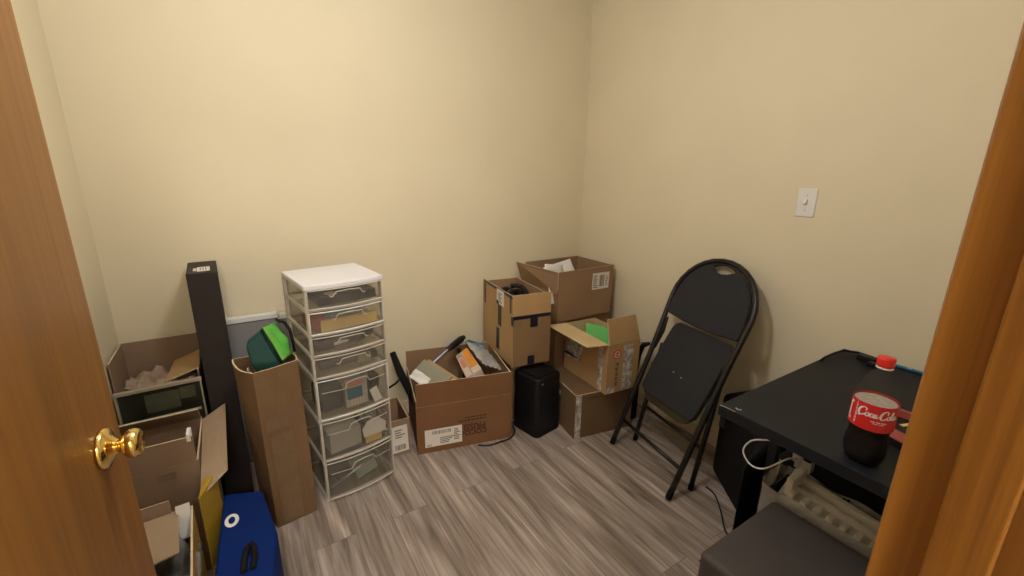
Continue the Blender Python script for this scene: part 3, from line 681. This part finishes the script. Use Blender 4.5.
inside('document_stack', 'pale wide document stack in the second deep drawer', 'documents', bx(.14, .10, .095), ['pgrey'], (.112, .075, .208), (0, 0, 2), bevel=.004)
inside('white_envelope', 'white hexagonal envelope over a yellow card in the second deep drawer', 'envelope', lambda m: m.prism([(-.05, 0, .03), (.05, 0, .03), (.055, 0, .075), (.02, 0, .11), (-.03, 0, .105), (-.055, 0, .07)], 0, (0, .004, 0)), ['paper'], (.236, .003, .215))
inside('yellow_card', 'yellow card under the white envelope in the second deep drawer', 'card', bx(.075, .005, .05), ['env'], (.232, .012, .207))
inside('dark_binder', 'dark narrow binder between stack and envelope in the second deep drawer', 'binder', bx(.014, .10, .10), ['dusk'], (.193, .07, .207))
inside('metal_rod', 'thin metal rod lying slanted in the bottom drawer', 'rod', lambda m: m.tube([(-.11, 0, -.03), (.11, .0, .045)], .0055, 8), ['steel'], (.135, .004, .095))
inside('clear_box', 'pale green clear box in the bottom drawer', 'box', bx(.10, .08, .07), [mat('mint_plastic', (.30, .38, .33), .4, noise=.1)], (.20, .065, .040), (0, -15, 0), bevel=.004)
inside('tool_pouch', 'dark grey tool pouch at the back of the bottom drawer', 'bag', lambda m: m.box((0, 0, .05), (.22, .12, .09)), [mat('warm_grey', (.16, .14, .13), .6, noise=.25)], (.155, .20, .012), bevel=.02, seg=3)

# ------------------------------------------------------------------ left stack
l1 = carton('corner_carton', 'open brown carton with crumpled kraft paper in the left room corner', (-.470, 2.035), 0, .265, .24, .705, mats=('cardD', 'cardD', 'edge'), walls=dict(front=.56, right=.62),
            flaps=())
m = MB(); m.slab([(.262, .03, .620), (.262, .225, .628), (.165, .225, .595), (.150, .03, .585)], .005, 0, 1); m.build('flap', ['cardC', 'edge'], l1)
piece('packing_paper', 'crumpled brown packing paper filling the left corner carton', 'paper',
      lambda m: m.grid(lambda u, v: V(((u-.5)*.235, (v-.5)*.20, .022*math.sin(11*u+4*v)*math.cos(8*v-3*u)+.014*math.sin(23*u-9*v))), 16, 14, smooth=False), ['kraftpaper'], (-.34, 2.15, .565), (0, 0, 0), solid=.003)
pf = thing('picture_frame', 'dark framed picture with pale edge standing in front of the left corner carton', 'picture', (-.465, 2.002, 0), 2, rot=(R(-0), 0, R(2)))
m = MB(); m.box((.132, .006, .30), (.250, .008, .575)); m.build('picture', 'picture', pf)
m = MB()
for c, d in (((.132, .004, .592), (.270, .018, .014)), ((.132, .004, .007), (.270, .018, .014)), ((.002, .004, .30), (.008, .018, .585)), ((.262, .004, .30), (.006, .018, .585))): m.box(c, d)
m.box((.128, .0, .466), (.244, .010, .010))
m.build('frame', 'picframe', pf, bevel=.002)
m = MB(); m.box((.135, .0012, .53), (.105, .002, .075)); m.box((.215, .0012, .548), (.05, .002, .05)); m.build('print', 'olive', pf)

l2 = carton('flap_carton', 'open brown carton behind the door knob with its right flap folded out', (-.462, 1.640), 0, .250, .30, .455, mats=('cardD', 'cardD', 'edge'), walls=dict(back=.46),
            flaps=(('front', .092, 2), ('back', .075, -38)))
m = MB(); m.slab([(.253, -.13, .395), (.253, .275, .460), (.330, .320, .485), (.328, -.04, .410)], .005, 0, 1); m.build('flap', ['cardE', 'edge'], l2)
m = MB(); m.box((.236, .02, .545), (.012, .05, .028)); m.build('tape_tab', 'paper', l2, bevel=.002)
m = MB(); m.box((.16, -.0008, .42), (.05, .001, .028)); m.build('tape_patch', mat('tape_patch', (.22, .15, .10), .35, noise=.1), l2)

l3 = carton('yellow_carton', 'open yellow-printed carton beside the door holding dark fleece', (-.432, 1.155), 3, .222, .31, .40, mats=('yellow', 'cardE', 'edge'), walls=dict(front=.40))
m = MB(); m.slab([(.075, .300, .402), (.186, .300, .402), (.190, .130, .392), (.115, .120, .390)], .005, 0, 1); m.build('flap', ['cardE', 'edge'], l3)
m = MB(); m.slab([(.05, .308, .400), (.170, .308, .400), (.168, .318, .438), (.052, .318, .438)], .005, 0, 1); m.build('flap', ['cardD', 'edge'], l3)
piece('fleece_bundle', 'black and white fleece bundle in the yellow-printed carton', 'cloth',
      lambda m: m.grid(lambda u, v: V(((u-.5)*.22, (v-.5)*.22, .035*math.sin(9*u+2*v)*math.cos(7*v)+.01*math.sin(25*u+14*v))), 20, 20), ['fluff'], (-.322, 1.30, .325), (0, 0, 3), solid=.012)
piece('paper_sheet', 'white folded paper tucked at the back of the yellow-printed carton', 'paper', lambda m: m.box((0, 0, 0), (.035, .004, .10)), ['paper'], (-.248, 1.442, .378), (-20, 0, 3))

yb = thing('yellow_box', 'narrow yellow box standing between the yellow-printed carton and the blue bag', 'box', (0, 0, 0))
m = MB(); m.hexa([(-.2125, 1.488, 0), (-.2085, 1.486, 0), (-.166, 1.605, 0), (-.198, 1.618, 0)], [(-.2125, 1.488, .41), (-.2085, 1.486, .41), (-.166, 1.605, .41), (-.198, 1.618, .41)]); m.build('body', 'yellow', yb, bevel=.001)
m = MB(); m.slab([(-.205, 1.4925, .05), (-.172, 1.586, .05), (-.172, 1.586, .13), (-.205, 1.4925, .13)], .003); m.build('label', 'env', yb)
bt = thing('storage_bag', 'blue fabric storage bag with white oval logo on the floor', 'bag', (-.10, 1.41, 0), 0)
m = MB(); m.prism([(-.088, -.225, 0), (.062, -.225, 0), (.084, -.045, 0), (.056, .188, 0), (-.062, .236, 0)], 0, (0, 0, .29)); m.build('body', 'blue', bt, bevel=.012, seg=4)
m = MB(); rr = [(.024*math.cos(2*math.pi*k/24), .042*math.sin(2*math.pi*k/24)) for k in range(24)]
m.prism([(-.038+x*.85, .075+y*.75, .2905) for x, y in rr], 0, (0, 0, .0012)); lg = m.build('logo', 'white', bt)
m = MB(); m.prism([(-.038+x*.4, .075+y*.4, .2917) for x, y in rr], 0, (0, 0, .0008)); m.build('logo_centre', 'blue', lg)
m = MB(); m.tube([(-.01, -.17, .294), (-.008, -.13, .298), (.0, -.09, .299), (.012, -.07, .294)], .009, 8); m.tube([(.012, -.17, .294), (.02, -.13, .298), (.018, -.09, .299), (.012, -.07, .294)], .009, 8); m.build('carry_handle', 'blackmatte', bt)

# ------------------------------------------------------------------ folding chair leaning on the right wall
u = V((.088*.75+.06*.25, .436, 0)).normalized(); nh = V((u.y, -u.x, 0))
wv = (nh*.47+V((0, 0, 1))).normalized(); nn = u.cross(wv)
if nn.x > 0: nn = -nn
chm = Mx((( u.x, wv.x, nn.x, 1.519), (u.y, wv.y, nn.y, 1.208), (u.z, wv.z, nn.z, .012), (0, 0, 0, 1)))
ch = thing('folding_chair', 'black padded metal folding chair, half folded and leaning on the right wall', 'chair'); ch.matrix_world = chm
SH = .055
def C(a, b, n=0): return V((a+SH*b, b, n))
m = MB(); pts = [C(.218, -.0), C(.222, .25), C(.224, .5), C(.232, .68), C(.240, .80)]
pts += [C(.243*math.cos(R(t)), .865+.232*math.sin(R(t))) for t in range(0, 181, 12)]
pts += [C(-.240, .80), C(-.232, .68), C(-.224, .5), C(-.222, .25), C(-.218, .0)]
m.tube(pts, .0135, 12); m.build('frame', 'chairmet', ch)
for s in (1, -1):
    m = MB(); m.tube([C(.200*s, .60, -.03), C(.203*s, .30, -.085), C(.205*s, .06, -.130)], .0115, 12); m.build('leg', 'chairmet', ch)
    m = MB(); m.tube([C(.205*s, .085, -.126), C(.2055*s, .052, -.132)], .0122, 12); m.build('foot_cap', 'blackmatte', ch)
    m = MB(); m.tube([C(.218*s, .035), C(.218*s, -.004)], .0142, 12); m.build('foot_cap', 'blackmatte', ch)
m = MB(); m.tube([C(.22, .14), C(-.22, .14)], .0095, 10); m.build('stretcher', 'chairmet', ch)
m = MB(); m.tube([C(.203, .25, -.095), C(-.203, .25, -.095)], .008, 10); m.build('stretcher', 'chairmet', ch)
# backrest pad with hand hole
def padded(outline, hole, n0, th, name, mt, bev, tilt=0):
    bm = bmesh.new(); ed = []
    for loop in ([outline, hole] if hole else [outline]):
        vs = [bm.verts.new(C(x, y, n0+tilt*(y-.345))) for x, y in loop]
        ed += [bm.edges.new((vs[i], vs[(i+1) % len(vs)])) for i in range(len(vs))]
    bmesh.ops.triangle_fill(bm, use_beauty=True, edges=ed)
    r = bmesh.ops.extrude_face_region(bm, geom=bm.faces[:]); 
    for v in [g for g in r['geom'] if isinstance(g, bmesh.types.BMVert)]: v.co.z += th
    q = MB(); q.bm.free(); q.bm = bm
    return q.build(name, mt, ch, bevel=bev, seg=2)
bo = [(.222*math.cos(R(t)), .862+.220*math.sin(R(t))) for t in range(-4, 185, 8)]+[(-.226, .79), (-.222, .762), (-.10, .750), (0, .747), (.10, .750), (.222, .762), (.226, .79)]
hl = [(.062, 1.058), (.035, 1.036), (0, 1.030), (-.035, 1.036), (-.074, 1.052), (-.045, 1.068), (0, 1.0745), (.040, 1.070)]
padded(bo, hl, -.010, .022, 'backrest', 'chairfab', .006)
def rquad(p, r, n=6):
    out = []
    for i in range(len(p)):
        a, b, c = V((*p[i-1], 0)), V((*p[i], 0)), V((*p[(i+1) % len(p)], 0)); d1 = (a-b).normalized(); d2 = (c-b).normalized()
        rr = r[i] if isinstance(r, (list, tuple)) else r
        P0, P2 = b+d1*rr, b+d2*rr
        for k in range(n+1):
            t = k/n; q = P0*(1-t)**2+b*2*t*(1-t)+P2*t*t; out.append((q.x, q.y))
    return out
so = rquad([(-.180, .345), (.176, .345), (.182, .545), (.166, .738), (-.196, .738), (-.194, .545)], [.035, .035, .05, .05, .035, .05])
padded(so, None, -.012, .028, 'seat', 'chairfab', .009, -.09)
sp = rquad([(-.185, .375), (-.14, .305), (.14, .305), (.185, .375), (.188, .50), (-.188, .50)], [.03, .05, .05, .03, .02, .02])
padded(sp, None, -.012, .012, 'seat_pan', 'pan', .004)
for a, b in ((.030, .50), (-.025, .495)):
    m = MB(); m.box(C(a, b, .0035), (.012, .004, .001)); m.build('stitch', 'pgrey', ch)
for s in (1, -1):
    m = MB(); m.prism([C(.213*s, .56, -.012), C(.232*s, .62, -.012), C(.232*s, .72, -.012), C(.214*s, .74, -.012), C(.200*s, .66, -.012)], 0, (0, 0, .012)); m.build('hinge_plate', 'chairmet', ch, bevel=.002)

# ------------------------------------------------------------------ desk and things on it
ZD = .74
dk = thing('desk', 'black laminate desk against the right wall with metal legs', 'desk', (1.172, .118, 0))
DX, DY = XR-.004-1.172, .540
m = MB(); m.box((DX/2, DY/2, ZD-.0175), (DX, DY, .035)); m.build('desktop', 'desk', dk, bevel=.0025)
for x, y in ((.345, .035), (.345, DY-.030), (DX-.03, .035), (DX-.03, DY-.030)):
    m = MB(); m.box((x, y, (ZD-.035)/2), (.03, .03, ZD-.035)); m.build('leg', 'black', dk, bevel=.003)
m = MB(); m.box((DX/2, DY-.012, ZD-.055), (DX-.02, .018, .04)); m.build('apron', 'black', dk, bevel=.002)
m = MB(); m.tube([(.028, DY-.055, ZD+.0006), (.020, DY-.048, ZD+.0006), (.024, DY-.040, ZD+.0006)], .0022, 6); m.build('chip_mark', 'pgrey', dk)
m = MB(); m.tube([(.001, DY-.002, ZD-.001), (.003, DY-.02, ZD-.0005), (.003, DY-.05, ZD-.0005)], .0012, 6); m.build('worn_edge', 'pgrey', dk)

bl = thing('cola_bottle', 'clear plastic cola bottle with red label and red cap on the black desk', 'bottle', (1.240, .318, ZD), 0)
def petal(a, z): return 1+(.045*math.cos(5*a) if z < .02 else 0)
prof = [(.026, .0), (.034, .002), (.0395, .010), (.0425, .024), (.0438, .040), (.0432, .055), (.0405, .070), (.0395, .078), (.0405, .088), (.0432, .096), (.0436, .100), (.0436, .160), (.0430, .168), (.0405, .182), (.035, .202), (.028, .220), (.021, .234), (.0160, .243), (.0140, .247), (.0140, .252)]
m = MB(); m.lathe(prof, 48, wob=petal, capt=False); m.build('body', 'pet', bl)
zl = .152
lq = [(max(r-.0014, .004), z+.0012) for r, z in prof if z < .101]+[(.0421, zl)]
m = MB(); m.lathe(lq, 48, wob=petal); m.build('drink', 'cola', bl)
m = MB(); m.lathe([(.0421, zl), (.0421, zl+.007), (.040, zl+.008)], 40); m.build('froth', mat('froth', (.46, .41, .36), .6, noise=.15, nscale=80), bl)
m = MB(); LR = .0441; A0 = math.atan2(-.320, -1.248)   # towards the doorway
m.lathe([(LR, .098), (LR, .164)], 64, capb=False, capt=False); lbl = m.build('label', 'red', bl)
m = MB(); m.lathe([(.0162, .2445), (.0165, .2465), (.0162, .2485)], 32); m.build('neck_ring', 'paper', bl)
m = MB(); m.lathe([(.0168, .2505), (.0172, .252), (.0172, .268), (.0160, .2715), (.004, .2722)], 48, wob=lambda a, z: 1+.012*math.cos(24*a)); m.build('cap', 'capred', bl)
# script lettering on the label: ribbons drawn as pen strokes, wrapped round the bottle
def onlabel(x, z, off=.0006): a = A0+.12+x/LR; return V(((LR+off)*math.cos(a), (LR+off)*math.sin(a), z))
def stroke(m, pts, w, n=26):
    P = [V((p[0], p[1], 0)) for p in pts]; S = []
    for i in range(len(P)-1):
        p0, p1, p2, p3 = P[max(i-1, 0)], P[i], P[i+1], P[min(i+2, len(P)-1)]
        for k in range(6):
            t = k/6; S.append(.5*((2*p1)+(-p0+p2)*t+(2*p0-5*p1+4*p2-p3)*t*t+(-p0+3*p1-3*p2+p3)*t**3))
    S.append(P[-1]); L = []
    for i, p in enumerate(S):
        d = (S[min(i+1, len(S)-1)]-S[max(i-1, 0)]); f = i/(len(S)-1)
        nrm = V((-d.y, d.x, 0)); nrm = nrm.normalized() if nrm.length > 1e-9 else V((0, 1, 0))
        ww = w*(.55+.45*math.sin(math.pi*min(1, max(0, f)))); ww *= .55+.6*abs(d.normalized().y if d.length > 1e-9 else 0)
        L.append((p+nrm*ww/2, p-nrm*ww/2))
    vs = [(m.bm.verts.new(onlabel(a.x, a.y)), m.bm.verts.new(onlabel(b.x, b.y))) for a, b in L]
    for i in range(len(vs)-1): m.face([vs[i][0], vs[i][1], vs[i+1][1], vs[i+1][0]], 0, True)
m = MB(); k = .0165; ox, oz = -.034, .136
def S(pts, w=.0030): stroke(m, [(ox+x*k, oz+z*k) for x, z in pts], w)
S([(.95, .62), (.98, .95), (.70, 1.08), (.30, .80), (.10, .30), (.18, -.12), (.50, -.20), (.85, .05), (1.0, .18)], .0040)          # C
S([(.50, -.20), (.1, -.42), (-.25, -.30)], .0022)
S([(1.25, .42), (1.02, .30), (.95, .0), (1.12, -.16), (1.32, .02), (1.34, .30), (1.25, .42), (1.45, .30)], .0032)                # o
S([(1.78, .32), (1.68, .42), (1.50, .22), (1.48, -.02), (1.62, -.14), (1.85, .02)], .0032)                                      # c
S([(2.16, .40), (1.98, .38), (1.86, .10), (1.94, -.14), (2.10, .02), (2.20, .40), (2.16, .0), (2.28, -.12), (2.42, .10)], .0032) # a
S([(2.44, .14), (2.66, .18)], .0034)                                                                                          # hyphen
S([(3.45, .62), (3.48, .98), (3.20, 1.10), (2.85, .80), (2.66, .30), (2.72, -.12), (3.02, -.20), (3.35, .05), (3.5, .18)], .0040) # C
S([(3.72, .42), (3.50, .30), (3.43, .0), (3.60, -.16), (3.80, .02), (3.82, .30), (3.72, .42), (3.92, .30)], .0032)               # o
S([(3.98, .20), (4.20, .75), (4.18, 1.02), (4.04, .85), (3.98, .10), (4.08, -.14), (4.24, .04)], .0032)                          # l
S([(4.56, .40), (4.38, .38), (4.26, .10), (4.34, -.14), (4.50, .02), (4.60, .40), (4.56, .0), (4.68, -.12), (4.90, .12)], .0032) # a
m.build('script_logo', 'paper', lbl)
m = MB()
def patch(x0, x1, z0, z1):
    n = max(2, int((x1-x0)/.002)); m.grid(lambda u, v: onlabel(x0+(x1-x0)*u, z0+(z1-z0)*v), n, 2)
for x0, x1 in ((-.006, .002), (.004, .012), (.014, .024)): patch(x0, x1, .1225, .1245)
for x0, x1 in ((-.002, .008), (.010, .020)): patch(x0, x1, .1185, .1200)
m.build('label_text', 'paper', lbl); m = MB(); patch(-.0395, -.0383, .104, .160)
for z in (.108, .116, .124, .132, .140, .148): patch(-.0375, -.0362, z, z+.005)
m.build('side_text', 'paper', lbl); m = MB(); patch(-.060, -.050, .108, .113); patch(-.060, -.055, .113, .150); patch(-.060, -.050, .150, .156)
m.build('nutrition_panel', 'paper', lbl)

pe = thing('ballpoint_pen', 'blue pen lying along the wall end of the black desk', 'pen', (1.982, .44, ZD+.006))
m = MB(); m.tube([(.0, .05, 0), (0, -.05, 0)], .0055, 10); m.build('barrel', 'penblue', pe)
m = MB(); m.tube([(0, -.05, 0), (0, -.062, 0)], [.005, .002], 10); m.build('tip', 'steel', pe)
m = MB(); m.box((-.0045, .0, .0055), (.003, .012, .003)); m.build('clip', 'steel', pe)
cb = thing('power_cable', 'black coiled cable lying at the far wall corner of the desk', 'cable', (0, 0, 0))
m = MB(); m.tube([(1.79, .645, .745), (1.83, .648, .748), (1.88, .640, .756), (1.94, .632, .758), (1.985, .60, .752), (1.99, .55, .748), (1.975, .52, .747)], .0045, 8); m.build('cord', 'black', cb)
m = MB(); m.box((1.945, .555, .752), (.028, .06, .022)); m.box((1.905, .525, .750), (.026, .024, .018)); m.build('plug', 'black', cb, bevel=.003)
rbx = thing('phone_box', 'dull red and black flat box behind the cola bottle on the desk', 'box', (1.455, .300, ZD), -18)
m = MB(); m.box((0, 0, .010), (.16, .10, .020)); m.build('tray', 'black', rbx, bevel=.001)
m = MB(); m.box((-.055, 0, .0212), (.048, .098, .0024)); m.build('red_panel', 'redbox', rbx)
m = MB(); m.box((.065, .03, .030), (.012, .11, .02), 0, RZ(20)); m.build('red_band', 'redbox', rbx)
m = MB(); m.box((.02, .012, .0215), (.03, .01, .002)); m.build('print', 'env', rbx)

# under the desk
ps = thing('storage_case', 'black box-shaped case standing on the floor under the desk', 'case', (1.555, .16, 0))
m = MB(); m.box((.17, .24, .210), (.36, .48, .420)); m.build('body', 'blackmatte', ps, bevel=.008, seg=3)
m = MB(); m.box((-.0106, .14, .30), (.0012, .14, .16)); m.build('side_panel', mat('grey_side', (.07, .065, .06), .5, noise=.2), ps)
bg = thing('duffel_bag', 'black fabric bag on the floor between desk and folding chair', 'bag', (0, 0, 0))
m = MB(); m.prism([(1.40, .668, 0), (1.62, .735, 0), (1.83, 1.02, 0), (2.00, .97, 0), (2.005, .672, 0)], 0, (.0, .0, .43)); m.build('body', 'blackmatte', bg, bevel=.05, seg=4)
m = MB(); m.tube([(1.78, .80, .43), (1.80, .82, .47), (1.88, .83, .485), (1.93, .82, .46), (1.94, .80, .43)], .010, 8); m.build('handle', 'blackmatte', bg)
ad = thing('phone_charger', 'white charger block with white cable under the desk edge', 'charger', (1.572, .548, .421), 0)
m = MB(); m.box((.0, 0, .022), (.032, .052, .044)); m.box((-.004, .020, .052), (.03, .03, .060)); m.build('block', 'white', ad, bevel=.003)
m = MB(); m.box((-.004, -.012, .047), (.034, .024, .006)); m.build('socket_strip', 'black', ad, bevel=.002)
wc = [tuple(V(q)-V((1.572, .545, .421))) for q in ((1.553, .565, .455), (1.46, .555, .500), (1.405, .595, .458), (1.40, .640, .446), (1.40, .672, .482), (1.40, .650, .535), (1.40, .600, .567), (1.42, .56, .585))]
m = MB()
sm2 = []
for i in range(len(wc)-1):
    p0, p1, p2, p3 = (V(wc[max(i-1, 0)]), V(wc[i]), V(wc[i+1]), V(wc[min(i+2, len(wc)-1)]))
    for kk in range(5):
        t = kk/5; sm2.append(.5*((2*p1)+(-p0+p2)*t+(2*p0-5*p1+4*p2-p3)*t*t+(-p0+3*p1-3*p2+p3)*t**3))
sm2.append(V(wc[-1])); m.tube(sm2, .0028, 8); m.build('cable', 'cable', ad)

# bin with clear liner and foam
bn = thing('waste_bin', 'grey bin with a clear plastic liner beside the ottoman, under the desk edge', 'bin', (1.380, .250, 0))
BW, BD, BH = .146, .325, .402
m = MB()
for i in (0, 1):
    o = .0 if i == 0 else .004
    vs = [[m.bm.verts.new((x, y, z)) for x, y in ((o+ins, o+ins), (BW-o-ins, o+ins), (BW-o-ins, BD-o-ins), (o+ins, BD-o-ins))] for z, ins in ((.004*i, .02), (BH, 0))]
    for k in range(4): m.face([vs[0][k], vs[0][(k+1) % 4], vs[1][(k+1) % 4], vs[1][k]])
    m.face(vs[0])
    top_ = vs[1] if i == 0 else top_
    if i == 1:
        for k in range(4): m.face([top_[k], top_[(k+1) % 4], vs[1][(k+1) % 4], vs[1][k]])
m.build('bin', mat('bin_grey', (.035, .033, .03), .5, noise=.08), bn)
m = MB()
def liner(u, v):
    a = u*4; q = int(a) % 4; f = a-int(a); cs = [(-.006, -.006), (BW+.006, -.006), (BW+.006, BD+.006), (-.006, BD+.006)]
    x = cs[q][0]+(cs[(q+1) % 4][0]-cs[q][0])*f; y = cs[q][1]+(cs[(q+1) % 4][1]-cs[q][1])*f
    z = BH-.10+.125*v; wv2 = .007*math.sin(37*u)+.006*math.sin(61*u+5*v); nx, ny = ((0, -1), (1, 0), (0, 1), (-1, 0))[q]
    tall = .045*math.exp(-((u-.62)/.09)**2)*v
    return V((x+nx*(wv2*v+.004), y+ny*(wv2*v+.004), z+tall+.008*math.sin(45*u)*v))
m.grid(liner, 97, 6, smooth=False); m.build('liner', 'bag', bn)
fp = thing('styrofoam_insert', 'white moulded foam packing insert with a row of notches in the lined bin', 'packaging', (1.388, .258, .376), rot=(R(5), R(-6), 0))
m = MB(); m.box((.07, .14, -.02), (.115, .25, .05)); m.box((.112, .14, .018), (.022, .24, .03)); m.box((.075, .14, .012), (.020, .24, .02)); m.build('body', 'foam', fp, bevel=.004)
m = MB()
for i in range(7): m.box((.030, .030+i*.037, .012), (.030, .018, .028))
m.build('notched_edge', 'foam', fp, bevel=.003)
m = MB(); m.box((.075, .268, .03), (.09, .022, .07)); m.build('end_block', 'foam', fp, bevel=.004)
piece('plastic_tray', 'clear plastic packaging piece standing at the far end of the lined bin', 'packaging', lambda m: m.box((0, 0, 0), (.010, .03, .17)), ['paper'], (1.450, .540, .390), (12, 22, 0), bevel=.002)

ot = thing('ottoman', 'dark charcoal upholstered cube ottoman in front of the desk', 'ottoman', (1.164, .335, 0), 0)
m = MB(); m.box((0, 0, .217), (.392, .405, .380)); m.build('cushion', 'otto', ot, bevel=.022, seg=5)
m = MB(); m.tube([(-.190, -.196, .375), (-.190, .196, .375), (.190, .196, .375), (.190, -.196, .375)], .0035, 6, closed=True); m.build('seam', 'seam', ot)
for x, y in ((-.15, -.16), (.15, -.16), (-.15, .16), (.15, .16)):
    m = MB(); m.lathe([(.016, 0), (.02, .045)], 16, (x, y, 0)); m.build('leg', 'black', ot)

# ------------------------------------------------------------------ loose cables on the floor
def cord(name, label, pts, r, m_):
    P = [V(p) for p in pts]; S_ = []
    for i in range(len(P)-1):
        p0, p1, p2, p3 = P[max(i-1, 0)], P[i], P[i+1], P[min(i+2, len(P)-1)]
        for k in range(6):
            t = k/6; S_.append(.5*((2*p1)+(-p0+p2)*t+(2*p0-5*p1+4*p2-p3)*t*t+(-p0+3*p1-3*p2+p3)*t**3))
    S_.append(P[-1]); q = MB(); q.tube(S_, r, 8); return tag(q.build(name, m_), label, 'cable')
cord('black_cable', 'black cable end on the floor in front of the large open carton', [(.937, 1.785, .005), (.965, 1.765, .005), (.991, 1.752, .005), (1.059, 1.748, .005), (1.12, 1.750, .005), (1.175, 1.795, .005), (1.19, 1.84, .005)], .0045, 'black')
cord('floor_cable', 'thin black cable on the floor beside the ottoman', [(1.70, .955, .004), (1.685, .90, .004), (1.62, .83, .004), (1.54, .76, .004), (1.525, .735, .004)], .0035, 'black')
cord('grey_cable', 'grey cable on the floor behind the folding chair', [(1.95, 1.50, .005), (1.90, 1.40, .005), (1.85, 1.22, .005), (1.84, 1.14, .005), (1.87, 1.08, .005)], .005, 'gcable')

# ------------------------------------------------------------------ world, camera, view
wd = bpy.data.worlds.new('World'); scn.world = wd; wd.use_nodes = True
wd.node_tree.nodes['Background'].inputs['Color'].default_value = (1, .95, .88, 1); wd.node_tree.nodes['Background'].inputs['Strength'].default_value = .05
cam = bpy.data.cameras.new('Camera'); cam.sensor_width = 36; cam.sensor_fit = 'HORIZONTAL'; cam.lens = 434/1024*36; cam.clip_start = .02
co = bpy.data.objects.new('Camera', cam); COL.objects.link(co)
p, y, r = R(15.2), R(32.5), R(.8)
fwd = V((math.sin(y)*math.cos(p), math.cos(y)*math.cos(p), -math.sin(p))); rt = V((math.cos(y), -math.sin(y), 0)); up = rt.cross(fwd)
r2, u2 = rt*math.cos(r)+up*math.sin(r), up*math.cos(r)-rt*math.sin(r)
co.matrix_world = Mx(((r2.x, u2.x, -fwd.x, 0), (r2.y, u2.y, -fwd.y, 0), (r2.z, u2.z, -fwd.z, 1.42), (0, 0, 0, 1)))
scn.camera = co
vs = scn.view_settings; vs.view_transform = 'Standard'; vs.look = 'None'; vs.gamma = 1; vs.use_curve_mapping = False; vs.exposure = 0
scn.cycles.max_bounces = 10; scn.cycles.transparent_max_bounces = 24; scn.cycles.use_denoising = True
